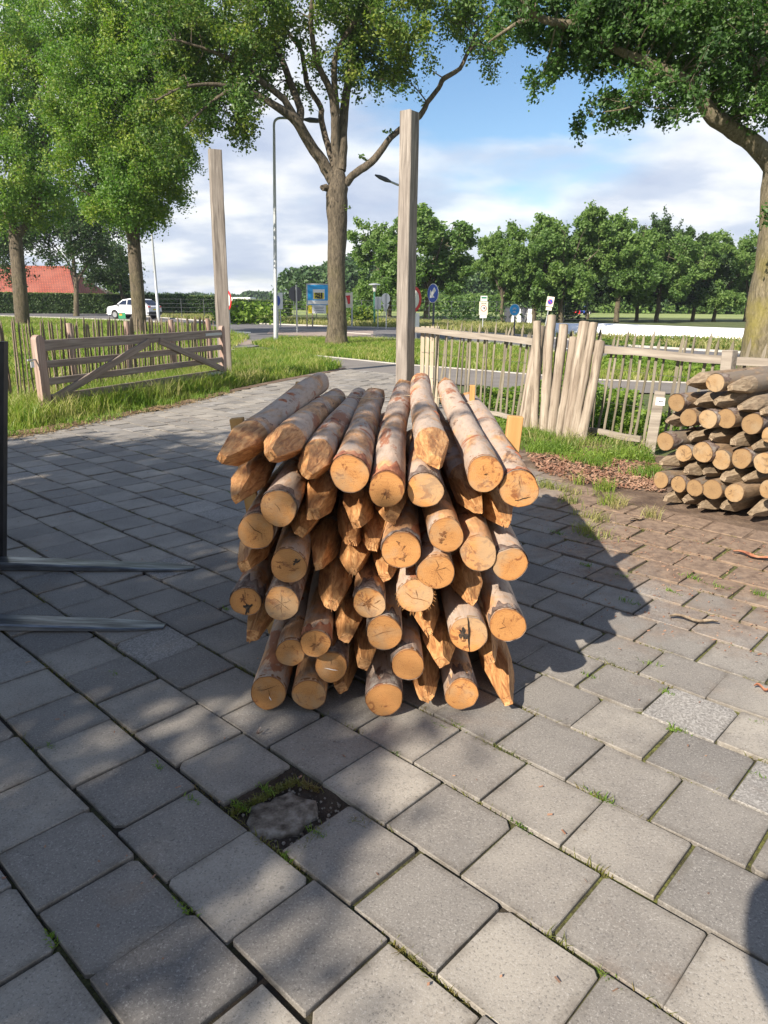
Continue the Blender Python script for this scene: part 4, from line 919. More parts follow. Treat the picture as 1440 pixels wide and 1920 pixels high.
# stakes of the cradle
def stake(px, ytop, Y, w, lab, d=.045, tilt=0.0, xx=None):
    p = at(px, ytop, Y); mb = MB(); e = empty('timber_stake', (p.x, Y, 0), label=lab, cat='stake', group='timber stakes holding the big stack')
    e.rotation_euler = (0, tilt, 0)
    e.location.x -= math.tan(tilt)*p.z; mb.box((0, 0, p.z/2), (w, d, p.z), None, 0, .003); mb.build('board', M['stake'], e); return e
stake(967, 779, 3.35, .070, 'fresh yellow stake standing on the right side of the big stack', tilt=.07)
stake(443, 780, 3.35, .062, 'fresh yellow stake standing on the left side of the big stack', tilt=-.13)
stake(886, 722, 4.35, .03, 'thin splintered stake at the far right of the big stack')
stake(562, 716, 4.55, .05, 'far left stake, only its top showing behind the big stack')
for k, (Y, zt) in enumerate(((3.35, 0), (4.45, 0))):
    mb = MB(); mb.box((-.03, Y+.05, .0175), (1.16, .05, .035), None, 0, .003); tag(mb.build('crossbar', M['stake']), ('front' if k == 0 else 'rear')+' flat timber lying under the big stack', 'timber')
# thin baling string over the top of the stack
mb = MB(); mb.tube([at(562, 745, 4.2), at(640, 742, 4.2), at(700, 748, 4.2), at(760, 741, 4.2), at(850, 747, 4.2), at(892, 760, 4.2)], .0022, 5)
tag(mb.build('tie_string', M['string']), 'thin baling string drawn across the top of the big stack', 'string')

# right-hand stack, bodies running away to the right
SD_ = Vector((.80, .60, 0))
A_, B_ = gr(1244, 948), gr(1440, 992)
nrm = Vector((-(B_-A_).y, (B_-A_).x, 0)).normalized()
def onface(x, y, off=0.0):
    u, w, d = ray(x, y); dd = Vector((u, w, d)); t = ((A_-Vector((0, 0, H))).dot(nrm)+off)/dd.dot(nrm); return Vector((0, 0, H))+dd*t, t
RST = [(1341, 718, 17, 'c', 'topmost sawn end of the right stack, with a curl of bark behind it'), (1268, 755, 16, 'c', 'sawn end at the left of the second layer of the right stack'),
 (1291, 783, 17, 'c', 'reddish sawn end, left of three touching ones, third layer of the right stack'), (1327, 786, 18, 'c', 'cracked brown sawn end, middle of three touching ones, third layer, right stack'),
 (1361, 785, 18, 'c', 'bright sawn end, right of three touching ones, third layer, right stack'), (1410, 795, 19, 'c', 'large brownish sawn end in the third layer beside the right edge of the photo'),
 (1247, 828, 17, 'c', 'lone round sawn end jutting out left beside the post with the white plate'), (1282, 850, 16, 'c', 'small split sawn end left of the mossy one in the right stack'),
 (1317, 848, 20, 'c', 'big mossy green rimmed sawn end in the middle of the right stack'), (1352, 862, 18, 'c', 'oval sawn end right of the mossy one'), (1390, 860, 19, 'c', 'mossy flat cut end with a long crack, right stack'),
 (1433, 868, 21, 'c', 'large sawn end cut by the right edge of the photo, middle height'), (1239, 900, 15, 'c', 'dull grey sawn end at the lower left of the right stack'),
 (1272, 908, 15, 'c', 'pale sawn end with small cracks, second in the lowest sawn row of the right stack'), (1302, 915, 16, 'c', 'bright sawn end with a tiny dark pith, third in the lowest sawn row'),
 (1335, 918, 19, 'c', 'angular sawn end with a star shaped heart, lowest sawn row'), (1377, 924, 18, 'c', 'faceted end with a diagonal crack, lowest sawn row'), (1441, 918, 17, 'c', 'lowest sawn end at the right edge of the photo'), (1444, 815, 15, 'c', 'sawn end just peeking in at the right edge, upper part'),
 (1290, 718, 17, 'p', 'dark weathered point left of the topmost sawn end'), (1369, 727, 18, 'p', 'long weathered point lying on top of the right stack'), (1306, 755, 17, 'p', 'grey shaded point between two layers, second layer of the right stack'),
 (1342, 753, 17, 'p', 'brown weathered point in the middle of the second layer of the right stack'), (1388, 764, 18, 'p', 'pale greenish point of the second layer'), (1430, 772, 17, 'p', 'greenish point at the right edge, second layer'),
 (1251, 789, 15, 'p', 'long thin point reaching left under the three touching ends'), (1295, 820, 16, 'p', 'blunt point in the fourth layer, left one of three'), (1334, 820, 16, 'p', 'flat point in the fourth layer, middle one of three'),
 (1375, 829, 17, 'p', 'knotty point in the fourth layer, right one of three'), (1414, 838, 17, 'p', 'shaded point under the large brownish end'), (1240, 868, 15, 'p', 'point in the grass below the lone left sawn end'),
 (1287, 882, 16, 'p', 'short point under the mossy sawn end'), (1321, 885, 15, 'p', 'small point under the oval sawn end'), (1356, 896, 17, 'p', 'point under the flat cut mossy end'), (1397, 898, 17, 'p', 'point under the large cut off sawn end'),
 (1248, 936, 15, 'p', 'ground level point at the left corner of the right stack'), (1284, 937, 15, 'p', 'second ground level point of the right stack'), (1312, 949, 17, 'p', 'third ground level point of the right stack, catching light'),
 (1355, 950, 17, 'p', 'fourth ground level point of the right stack'), (1408, 962, 19, 'p', 'fifth ground level point, the largest and nearest')]
for i, (x, y, rp, kd, lab) in enumerate(RST):
    off = {0: .0}.get(i, random.uniform(-.03, .03)); p, t = onface(x, y, off+(-.12 if kd == 'p' else 0)*0); r = min(max(rp*t*1.02, .06), .082)
    if kd == 'p': r = .068
    p.z = max(p.z, r if kd == 'c' else .035)
    d = Vector((SD_.x+random.uniform(-.04, .04), SD_.y+random.uniform(-.04, .04), random.uniform(-.012, .012)+(.012 if kd == 'p' else 0)))
    make_post(lab, 'weathered posts in the right hand stack', p, d, 1.75, r, 'point' if kd == 'p' else 'cut', 400+i, ('logold', 'endold', 'pointold', 'barkstrip'), plen=random.uniform(.24, .32) if kd == 'p' else None)

# ---------------------------------------------------------------- gate posts and gate
def tallpost(px, ybase, ytop, Y, w, rz, lab, lean=0.0):
    b_ = at(px, ybase, Y); t_ = at(px, ytop, Y); h_ = t_.z; e = empty('gate_post', (b_.x, Y, 0), label=lab, cat='gate post')
    e.rotation_euler = (0, lean, rz); mb = MB(); k = 14; rng = random.Random(int(px)); vs = []; c_ = .012
    for i in range(k+1):
        z = -.05+(h_+.05)*i/k; s_ = w/2*(1-.04*i/k); ox, oy = rng.uniform(-.003, .003), rng.uniform(-.003, .003)
        for (sx_, sy_) in ((-1, -1), (1, -1), (1, 1), (-1, 1)):
            a1, a2 = (sx_*(s_-c_), sy_*s_), (sx_*s_, sy_*(s_-c_))
            if sx_*sy_ < 0: a1, a2 = a2, a1
            for a_ in (a2, a1): vs.append((a_[0]+ox+rng.uniform(-.0015, .0015), a_[1]+oy, z+(rng.uniform(-.01, .01) if i == k else 0)))
    fs = [(i*8+j, i*8+(j+1) % 8, (i+1)*8+(j+1) % 8, (i+1)*8+j) for i in range(k) for j in range(8)]+[tuple(range(k*8, k*8+8))]
    mb.add(vs, fs); mb.build('beam', M['post'], e)
    return e, h_
gp1, h1 = tallpost(423, 712, 281, 15.4, .25, R(20), 'tall weathered square gate post on the left, at the end of the timber gate', .005)
gp2, h2 = tallpost(758, 757, 209, 11.75, .222, R(45+6), 'tall weathered square gate post in the middle, in front of the oak', .003)
# farm gate
gA, gB = gr(88, 782), gr(423, 720); gL = (gB-gA).length; ga = math.atan2((gB-gA).y, (gB-gA).x)
g = empty('timber_gate', gA, ga, 'weathered grey five bar timber gate standing in long grass', 'gate')
hL = at(82, 628, gA.y).z; 
def gbox(name, c, size, m='gatewood', rot=None, bev=.006):
    mb = MB(); mb.box((0, 0, 0), size, None, 0, bev); o = mb.build(name, M[m], g); o.location = c
    if rot is not None: o.rotation_euler = rot
    return o
sh = hL
mb = MB(); prf = [(-.05, .06), (-.05, sh-.06)]+[(-.05+.10*(1-math.cos(a))/2, sh-.06+.06*math.sin(a)) for a in [math.pi*i/8 for i in range(1, 8)]]+[(.05, sh-.06), (.05, .06)]
mb.prism([(x*1.5, -.045, z) for x, z in prf], (0, 1, 0), .09); mb.build('stile', M['gatewoodz'], g)
mb = MB(); mb.prism([(gL-.04+x, -.04, z) for x, z in prf], (0, 1, 0), .08); mb.build('stile', M['gatewoodz'], g)
gbox('foot_block', (0, 0, .0), (.26, .2, .09), 'kerb')
zs = [.24, .50, .72, 1.03]; zt = [sh-.13, ]
for z0, hh_ in ((.22, .115), (.46, .10), (.70, .10)): gbox('rail', (gL/2, .0, z0+.03), (gL-.12, .035, hh_))
gbox('rail', (gL/2, 0, sh-.15), (gL-.12, .05, .15))
def brace(x0, z0, x1, z1):
    L = math.hypot(x1-x0, z1-z0); gbox('brace', ((x0+x1)/2, -.04, (z0+z1)/2), (L, .04, .11), 'gatewood', (0, -math.atan2(z1-z0, x1-x0), 0))
brace(.10, .24, gL*.50, sh-.20); brace(gL-.12, .30, gL*.56, sh-.20)
gbox('hinge_strap', (gL-.35, -.03, sh-.15), (.6, .008, .05), 'galv', None, .001); gbox('hinge_strap', (gL-.35, -.03, .25), (.6, .008, .05), 'galv', None, .001)
gbox('latch', (-.14, 0, sh-.33), (.16, .02, .02), 'galv', None, .001); gbox('tag_plate', (-.16, -.02, sh-.39), (.06, .006, .08), 'white', None, .001)
# ---------------------------------------------------------------- paling fences
def pale_mesh(h, w, rng, mt):
    mb = MB(); k = 6; vs = []
    for i in range(k+1):
        z = h*i/k*.93; s_ = w/2*(1+.12*math.sin(i*1.7+rng.random()*6)); o_ = rng.uniform(-.006, .006)
        vs += [(o_-s_, -s_*.45, z), (o_+s_, -s_*.3, z), (o_+s_*.6, s_*.5, z), (o_-s_*.7, s_*.4, z)]
    vs.append((o_, 0, h)); fs = [(i*4+j, i*4+(j+1) % 4, (i+1)*4+(j+1) % 4, (i+1)*4+j) for i in range(k) for j in range(4)]+[(k*4+j, k*4+(j+1) % 4, k*4+4) for j in range(4)]
    mb.add(vs, fs); o = mb.build('pale', M[mt]); me = o.data; D.objects.remove(o); return me
def fence(a, b_, h, sp, w, lab, mt='pale', n=None, lean=.03, posts=(), rails=(), wires=(), seed=1, skip=None, hend=None):
    d = b_-a; L = d.length; an = math.atan2(d.y, d.x); e = empty('paling_fence', a, an, lab, 'fence'); rng = random.Random(seed)
    ms = [pale_mesh(h, w, rng, mt) for _ in range(6)]; k = min(100, int(L/sp)) if n is None else n
    for i in range(k):
        x = L*(i+.5)/k+rng.uniform(-.25, .25)*L/k
        if skip and skip(x): continue
        o = D.objects.new('pale', ms[i % 6]); COL.objects.link(o); o.parent = e; o.location = (x, .03+rng.uniform(-.01, .01), .03)
        s_ = 1.0 if hend is None else 1+(hend-1)*x/L
        o.rotation_euler = (rng.uniform(-.02, .02), lean+rng.uniform(-.045, .045), rng.uniform(-.5, .5)); o.scale = (1, 1, s_*rng.uniform(.94, 1.04))
    for (x, hh_, ww, mm, ty) in posts:
        mb = MB()
        if ty == 'r': mb.tube([(0, 0, -.05), (0, 0, hh_*.5), (0, 0, hh_)], [ww/2, ww/2*.97, ww/2*.93], 12, 0, True, True, .03, x)
        else: mb.box((0, 0, hh_/2-.03), (ww, ww, hh_+.06), None, 0, .006)
        o = mb.build('fence_post', M[mm], e); o.location = (x, -.06, 0); o.rotation_euler = (0, rng.uniform(-.03, .03), 0)
    for (x0, z0, x1, z1, hh_, mm) in rails:
        mb = MB(); LL = math.hypot(x1-x0, z1-z0); kk_ = 8; vs = []
        for i in range(kk_+1):
            x = -LL/2+LL*i/kk_; wv = .008*math.sin(i*1.3+x0)
            vs += [(x, -.02, -hh_/2+wv), (x, .02, -hh_/2+wv), (x, .02, hh_/2+wv*.6), (x, -.02, hh_/2+wv*.6)]
        fs = [(i*4+j, (i+1)*4+j, (i+1)*4+(j+1) % 4, i*4+(j+1) % 4) for i in range(kk_) for j in range(4)]+[(3, 2, 1, 0), tuple(range(kk_*4, kk_*4+4))]
        fs = [f[::-1] for f in fs]; mb.add(vs, fs); o = mb.build('rail', M[mm], e); o.location = ((x0+x1)/2, -.035, (z0+z1)/2); o.rotation_euler = (0, -math.atan2(z1-z0, x1-x0), 0)
    for z in wires:
        mb = MB(); pts = [(L*i/40, .03+.012*(-1)**i, z+.01*math.sin(i*.9)) for i in range(41)]; mb.tube(pts, .0022, 5); mb.build('wire', M['wire'], e)
    return e
# left: behind the gate
lA = Vector((-8.6, 10.0, 0)); lB = Vector((-4.1, 19.0, 0))
pA = gr(-60, 792); lA = Vector((at(-60, 640, 10.9).x, 10.9, 0)); lB = Vector((at(405, 640, 17.3).x, 17.3, 0)); LL = (lB-lA).length
def xat(a, b_, px):      # distance along fence where photo column px crosses it
    best = None
    for i in range(400):
        q = a+(b_-a)*i/399; c = math.cos(PITCH)*q.y+math.sin(PITCH)*(H-.6); X = 720+F*q.x/c
        if best is None or abs(X-px) < best[0]: best = (abs(X-px), (b_-a).length*i/399)
    return best[1]
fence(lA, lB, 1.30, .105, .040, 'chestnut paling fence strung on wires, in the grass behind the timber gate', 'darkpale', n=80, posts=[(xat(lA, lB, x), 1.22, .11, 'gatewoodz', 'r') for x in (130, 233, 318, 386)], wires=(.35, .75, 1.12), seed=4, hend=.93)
# far left short run continuing right of the post
# right: from the middle gate post to the right edge
rA = Vector((.52, 11.75, 0)); rB = Vector((4.55, 6.35, 0)); RL = (rB-rA).length
c1, c2, c3 = xat(rA, rB, 1003), xat(rA, rB, 1137), xat(rA, rB, 1362)
fence(rA, rB, 1.30, .085, .034, 'chestnut paling fence with nailed rails, running from the middle gate post to the right', 'pale', n=60, lean=.07,
      posts=[(c3, 1.17, .115, 'rail', 's')],
      rails=[(-.02, 1.20, c1, 1.13, .085, 'rail'), (c2-.3, 1.10, c3-.05, 1.06, .085, 'rail'), (c3+.06, 1.07, RL+.1, 1.05, .08, 'rail'), (xat(rA, rB, 905), .10, xat(rA, rB, 962), .09, .06, 'rail'), (xat(rA, rB, 1085), .10, xat(rA, rB, 1212), .09, .07, 'rail')],
      wires=(.45, .85), seed=9, skip=lambda x: x < .22)
e = empty('board_panel', (0, 0, 0), label='four pale new boards standing upright right beside the middle gate post', cat='boards')
dr = (rB-rA).normalized(); an = math.atan2(dr.y, dr.x)
for i, px in enumerate((784, 793, 802, 811)):
    x = xat(rA, rB, px+3); q = rA+dr*x; mb = MB(); zt_ = at(px, 612, q.y).z; mb.box((0, 0, zt_/2), (.066, .02, zt_), None, 0, .002)
    o = mb.build('board', M['newboard'], e); o.location = (q.x+.02, q.y+.05, .0); o.rotation_euler = (0, .0, an*.6)
# short post with a house number plate
nb = gr(1221, 848); e = empty('marker_post', nb, R(-20), 'short grey fence post carrying a small white plate', 'post')
ntp = at(1229, 733, nb.y).z; mb = MB(); mb.box((0, 0, ntp/2-.02), (.115, .10, ntp+.04), Matrix.Rotation(.06, 3, 'Y'), 0, .006); mb.build('beam', M['rail'], e)
mb = MB(); mb.box((.035, -.056, ntp-.11), (.095, .006, .085), None, 0, .001); pl = mb.build('plate', M['white'], e)
mb = MB(); mb.box((.04, -.0605, ntp-.105), (.045, .003, .009)); mb.box((.021, -.0605, ntp-.112), (.008, .003, .022)); mb.build('mark', M['signback'], pl)
# debarked posts leaning on the fence
LEAN = [(985, 790, 1012, 612, 30, 'first of the leaning debarked posts from the left, top split in two'), (1003, 786, 1008, 603, 20, 'slim leaning debarked post squeezed behind the first'), (1021, 788, 1034, 592, 24, 'tallest leaning debarked post with a flat sawn top'),
        (1038, 792, 1056, 609, 24, 'leaning debarked post right of the tallest, speckled'), (1052, 796, 1076, 633, 22, 'shorter leaning debarked post in the middle of the row'), (1066, 800, 1097, 604, 27, 'thick tall leaning debarked post right of the shorter one'),
        (1080, 804, 1112, 606, 22, 'leaning debarked post with a pale cleft top'), (1094, 812, 1126, 640, 24, 'last leaning debarked post on the right, lower than its neighbours')]
for i, (bx_, by_, tx2, ty2, wp, lab) in enumerate(LEAN):
    fy = (rA+(rB-rA).normalized()*xat(rA, rB, (bx_+tx2)/2)).y; b0 = at(bx_-(tx2-bx_)*.10, by_+8, fy-.38); b0.z = -.02; t0 = at(tx2, ty2, fy-.13); dd = t0-b0; Lr = dd.length; r = wp/2*mpp(bx_, by_, b0.y)*.74
    e = empty('debarked_post', b0, label=lab, cat='post', group='debarked posts leaning against the fence', rot=dd.to_track_quat('Z', 'Y'))
    mb = MB(); rng = random.Random(50+i); k = 16; pts = [(rng.uniform(-1, 1)*.004+.007*math.sin(j*.35+i*2), rng.uniform(-1, 1)*.004, -.04+(Lr+.04)*j/k) for j in range(k+1)]
    mb.tube(pts, [r*(1.08-.12*j/k+.04*math.sin(j*.9+i)) for j in range(k+1)], 18, 0, False, True, .05, i); mb.build('shaft', M['debarked'], e)
    mb = MB(); mb.tube([pts[-1], (pts[-1][0], pts[-1][1], Lr+.004)], [r*.95, r*.90], 18, 0, True, False, .03, i); mb.build('sawn_top', M['newboard'], e)
# ---------------------------------------------------------------- forklift at the left edge
tF, tN = gr(364, 1062, .02), gr(312, 1166, .02)
fk = empty('forklift', (-2.50, (tF.y+tN.y)/2, 0), 0, 'black forklift carriage with two worn steel forks reaching in over the slabs', 'forklift')
def blade(y, tipx, w, lab):
    x0 = -.02; x1 = tipx+2.50; mb = MB(); k = 14; vs = []
    for i in range(k+1):
        u = i/k; x = x0+(x1-x0)*u; th = .045*(1-u)+.008; hw = w/2*(1 if u < .80 else (1-((u-.80)/.20)**2*.55)); zb = .008
        vs += [(x, -hw, zb), (x, hw, zb), (x, hw, zb+th*.75), (x, hw*.86, zb+th), (x, -hw*.86, zb+th), (x, -hw, zb+th*.75)]
    fs = [(i*6+j, (i+1)*6+j, (i+1)*6+(j+1) % 6, i*6+(j+1) % 6) for i in range(k) for j in range(6)]+[(5, 4, 3, 2, 1, 0), tuple(range(k*6, k*6+6))]
    fs = [f[::-1] for f in fs]
    mb.add(vs, fs); o = mb.build('fork', M['steel'], fk); o.location = (0, y-fk.location.y, 0)
    mb = MB(); mb.box((-.04, 0, .30), (.05, w, .62), None, 0, .006); mb.build('fork_shank', M['blackpaint'], o); return o
blade(tF.y, tF.x, .125, ''); blade(tN.y-.03, tN.x, .125, '')
yc = 0
def fbox(name, c, s, m='blackpaint', bev=.01):
    mb = MB(); mb.box((0, 0, 0), s, None, 0, bev); o = mb.build(name, M[m], fk); o.location = c; return o
for z in (.14, .50): fbox('carriage_bar', (-.10, yc, z), (.06, 1.15, .11))
for y in (-.36, .36):
    fbox('mast_rail', (-.24, y, 1.05), (.16, .09, 2.1)); fbox('mast_rail', (-.36, y*.85, 1.05), (.12, .08, 2.1), 'darkplastic')
xe = gr(33, 1040).x+2.50; xt = at(14, 640, tF.y+.1).x+2.50; zt_ = at(14, 640, tF.y+.1).z; yl = tF.y+.06-fk.location.y
for nm_, dx_, wd_, yo_, zz_ in (('side_channel', 0, .05, 0, 1.0), ('side_plate', .055, .26, -.03, .62)):
    mb = MB(); sx_ = (xt-xe)*zz_; mb.prism([(xe-dx_, yl+yo_, .03), (xe-dx_+sx_, yl+yo_, zt_*zz_), (xe-dx_-wd_+sx_, yl+yo_, zt_*zz_), (xe-dx_-wd_, yl+yo_, .03)], (0, 1, 0), .05); mb.build(nm_, M['blackpaint'], fk)
fbox('load_backrest', (-.06, yc, 1.30), (.03, 1.1, .05)); fbox('load_backrest', (-.06, yc, .95), (.03, 1.1, .05))
for y in (-.5, -.25, 0, .25, .5): fbox('load_backrest', (-.06, y, .93), (.028, .035, .74), 'blackpaint', .004)
fbox('body', (-1.35, 0, .70), (1.7, 1.05, .75), 'blackpaint', .08); fbox('counterweight', (-2.2, 0, .75), (.5, 1.1, .95), 'darkplastic', .12); fbox('seat', (-1.45, 0, 1.18), (.5, .5, .2), 'darkplastic', .05)
for y in (-.48, .48):
    for x, r_ in ((-.75, .34), (-2.0, .27)):
        mb = MB(); mb.tube([(0, -.12, 0), (0, -.10, 0), (0, .10, 0), (0, .12, 0)], [r_*.9, r_, r_, r_*.9], 28, 0, True, False); w_ = mb.build('wheel', M['tyre'], fk); w_.location = (x, y, r_)
for x, y in ((-.7, -.45), (-.7, .45), (-1.9, -.45), (-1.9, .45)): fbox('guard_post', (x, y, 1.5), (.06, .06, .95))
fbox('roof_guard', (-1.3, 0, 2.0), (1.3, 1.0, .05))
# ---------------------------------------------------------------- trees
def smooth(pts, rad, sub=4):
    P = [Vector(p) for p in pts]; o, ro = [], []
    for i in range(len(P)-1):
        p0, p1, p2, p3 = P[max(i-1, 0)], P[i], P[i+1], P[min(i+2, len(P)-1)]
        for s in range(sub):
            t = s/sub; a = p1*2; b_ = (p2-p0)*t; c = (p0*2-p1*5+p2*4-p3)*t*t; d = (-p0+p1*3-p2*3+p3)*t**3
            o.append((a+b_+c+d)*.5); ro.append(rad[i]*(1-t)+rad[i+1]*t)
    o.append(P[-1]); ro.append(rad[-1]); return o, ro
def leaf_arrays(C, size, rs, droop=0.0, flat_=.8):
    n = len(C); s = (size*(.65+.7*rs.rand(n)))[:, None]
    a = rs.randn(n, 3); a[:, 2] = a[:, 2]*flat_-droop; a /= np.linalg.norm(a, axis=1)[:, None]
    q = rs.randn(n, 3); b_ = np.cross(a, q); b_ /= np.linalg.norm(b_, axis=1)[:, None]; c = np.cross(a, b_)
    V = np.stack([C-a*s*.5, C+b_*s*.34+c*s*.10+a*s*.06, C+a*s*.5, C-b_*s*.34+c*s*.10+a*s*.06], 1)
    i = np.arange(n)[:, None]*4; T = np.concatenate([i+np.array([[0, 1, 2]]), i+np.array([[0, 2, 3]])]); return V.reshape(-1, 3), T
class Tree:
    def __init__(s, name, loc, label, group=None, seed=1, bark='bark', leaf='oak'):
        s.e = empty(name, loc, label=label, cat='tree', group=group); s.o = Vector(loc); s.mb = MB(); s.nodes = []; s.rs = np.random.RandomState(seed); s.rng = random.Random(seed)
        s.bark = bark; s.leaf = leaf; s.C = []; s.twigs = []
    def limb(s, pts, rad, n=10, sub=4, wob=.05, jit=.06):
        P, r_ = smooth([Vector(p)-s.o for p in pts], rad, sub); 
        P = [p+Vector((s.rng.gauss(0, 1), s.rng.gauss(0, 1), s.rng.gauss(0, 1)))*r_[i]*(jit if n < 16 else .012) if 0 < i < len(P)-1 else p for i, p in enumerate(P)]
        s.mb.tube(P, r_, n, 0, True, True, wob, s.rng.random()*6)
        for p, q in zip(P, r_): s.nodes.append((p, q))
    def clumps(s, centers, nl, rad, size, droop=0.0, twig=.012, sub=3, minr=0.0):
        """leafy clumps each hung on a branch that leaves the nearest limb"""
        cs = np.array([tuple(Vector(c)-s.o) for c in centers]); base = [(p, q) for p, q in s.nodes if q > minr]
        order = np.argsort([min((Vector(c)-p).length for p, q in base[::2]) for c in cs]) if len(cs) else []
        grown = list(base)
        for i in order:
            c = Vector(cs[i]); best = min(grown, key=lambda t: (t[0]-c).length+(0.6 if t[1] < .02 else 0)); p0, r0 = best; L = (c-p0).length
            m_ = p0.lerp(c, .5)+Vector((s.rng.gauss(0, .12), s.rng.gauss(0, .12), s.rng.gauss(.06, .1)))*L*.8
            r1 = min(r0*.75, twig*(1+L*.5)); P, rr_ = smooth([p0, m_, c], [r1, r1*.6, twig*.35], 3)
            s.mb.tube(P, rr_, 5, 0, False, True)
            for a_ in range(2, len(P)): grown.append((P[a_], rr_[a_]))
            pts = []
            for k in range(sub):
                e_ = c+Vector(s.rs.randn(3))*rad*.75; s.mb.tube([P[-2], P[-2].lerp(e_, .6)+Vector((0, 0, .04)), e_], [twig*.45, twig*.3, twig*.15], 4, 0, False, True)
                m2 = int(nl/sub); t_ = s.rs.rand(m2, 1)**.7; q_ = np.array(P[-2])*(1-t_)+np.array(e_)*t_+s.rs.randn(m2, 3)*rad*.33; pts.append(q_)
            s.C.append(np.concatenate(pts))
            s.size = size; s.droop = droop
    def blob(s, px, py, rx, ry, Y, ry_depth, n):
        """n clump centres in an ellipsoid given by its place in the view"""
        c = at(px, py, Y); k = mpp(px, py, Y); out = []
        while len(out) < n:
            v = Vector((s.rng.uniform(-1, 1), s.rng.uniform(-1, 1), s.rng.uniform(-1, 1)))
            if .15 < v.length < 1: out.append(c+Vector((v.x*rx*k, v.y*ry_depth, v.z*ry*k)))
        return out
    def done(s):
        s.mb.build('trunk', M[s.bark], s.e)
        if s.C:
            V, T = leaf_arrays(np.concatenate(s.C), s.size, s.rs, s.droop); np_mesh('crown', V, T, M[s.leaf], s.e)
        return s.e
# --- the oak in the middle
Y0 = 28.5; b0 = at(632, 648, Y0); b0.z = 0
T = Tree('oak_tree', b0, 'large forked oak in the middle, bare limb reaching right behind the middle gate post', seed=21, bark='bark', leaf='oak')
def pl(l, dY=None):
    k = len(l); return [at(x, y, Y0+(dY[i] if dY else 0)) for i, (x, y) in enumerate(l)]
K = mpp(632, 400, Y0)
b1 = b0-Vector((0, 0, .1))
T.limb([b1]+pl([(632, 628), (632, 590), (631, 520), (632, 430), (632, 385), (633, 352), (635, 318)]), [26*K, 20*K, 17.5*K, 17*K, 18*K, 20*K, 19*K, 9*K], 20, 4, .04)
T.limb(pl([(628, 345), (612, 315), (582, 272), (556, 228), (512, 196), (450, 167), (398, 190), (345, 240)], [0, 0, -.3, -.8, -1.2, -1.6, -2, -2.4]), [12*K, 11*K, 10*K, 9*K, 6*K, 4*K, 2.4*K, 1*K])
T.limb(pl([(560, 232), (563, 205), (549, 165), (520, 95), (485, 45), (455, -15)], [-.6, -.2, .3, .6, 1, 1]), [8*K, 7*K, 6.5*K, 5.5*K, 4.5*K, 3*K])
T.limb(pl([(556, 228), (533, 187), (487, 150), (450, 121), (395, 95), (330, 75)], [-.6, -1, -1.3, -1.6, -2, -2.5]), [7*K, 6*K, 5*K, 4*K, 3*K, 1.4*K])
T.limb(pl([(450, 167), (400, 158), (340, 165), (290, 190)], [-1.6, -2, -2.6, -3]), [3.5*K, 3*K, 2.2*K, 1*K])
T.limb(pl([(628, 315), (620, 290), (603, 228), (601, 200), (578, 163), (569, 115), (563, 92), (533, 49), (519, 7), (500, -60)], [0, .2, .5, .7, .9, 1, 1.1, 1.4, 1.6, 2]), [8*K, 6*K, 5.5*K, 5*K, 5*K, 4.5*K, 4*K, 3.5*K, 3*K, 2*K])
T.limb(pl([(632, 320), (629, 260), (628, 208), (618, 167), (597, 122), (585, 69), (584, 21), (592, -60)], [0, 0, -.2, -.4, -.7, -1, -1.3, -1.6]), [9*K, 8.5*K, 7.5*K, 6*K, 5*K, 4.5*K, 4*K, 3*K])
T.limb(pl([(639, 320), (642, 260), (645, 208), (655, 139), (664, 87), (680, 62), (714, 28), (749, 7), (800, -40)], [0, .2, .3, .5, .6, .8, 1, 1.3, 1.6]), [10*K, 9.5*K, 8*K, 6.5*K, 5*K, 4.5*K, 3.8*K, 3*K, 2*K])
T.limb(pl([(632, 215), (627, 149), (631, 104), (655, 55), (692, 10), (720, -50)], [-.1, -.4, -.6, -1, -1.4, -1.8]), [6*K, 5.5*K, 5*K, 4.5*K, 3.5*K, 2*K])
T.limb(pl([(648, 345), (660, 330), (684, 313), (703, 298), (726, 266), (750, 243), (787, 219), (801, 192), (823, 165), (832, 147), (863, 128), (880, 94), (915, 69), (955, 52)], [0, 0, .1, .2, .3, .3, .4, .3, .2, 0, 0, 0, 0, 0]), [8*K, 7*K, 7*K, 6.4*K, 5.5*K, 5.2*K, 5.4*K, 4.6*K, 4*K, 4.4*K, 3.6*K, 3.2*K, 2.2*K, 1*K], 10, 3, .08)
T.limb(pl([(880, 94), (898, 55), (925, 20), (945, -30)]), [3*K, 2.5*K, 2*K, 1.5*K])
T.mb.tube([at(612, 352, Y0-.1)-b0, at(604, 352, Y0-.25)-b0, at(606, 358, Y0-.3)-b0], [7*K, 5*K, 1*K], 8)
cs = []
for (x, y, rx, ry, n_) in ((720, 20, 110, 36, 34), (700, 75, 80, 48, 28), (752, 100, 62, 42, 18), (668, 105, 42, 46, 10), (640, 20, 60, 40, 14), (560, 20, 60, 50, 16), (560, 115, 40, 60, 5), (490, 40, 60, 60, 30), (455, 110, 55, 60, 32),
                           (440, 215, 42, 42, 14), (475, 232, 30, 26, 6), (400, 80, 70, 80, 48), (330, 80, 60, 80, 40), (360, 190, 50, 50, 24), (310, 240, 40, 50, 14), (905, 40, 45, 42, 16), (925, 78, 26, 22, 5), (840, 10, 60, 26, 12), (470, 190, 30, 30, 6), (700, 150, 45, 18, 5),
                           (420, -60, 150, 50, 22), (620, -70, 150, 50, 22), (800, -60, 150, 50, 22)):
    cs += T.blob(x, y, rx, ry, Y0-.4, 2.6, n_)
T.clumps(cs, 150, .42, .12, .35, .018)
# few stray sprays on the bare limb and trunk
T.clumps([at(727, 245, Y0+.1), at(682, 297, Y0), at(655, 392, Y0-.3), at(603, 195, Y0+.5), at(582, 200, Y0+.4)], 16, .14, .12, .2, .008, 2)
T.done()
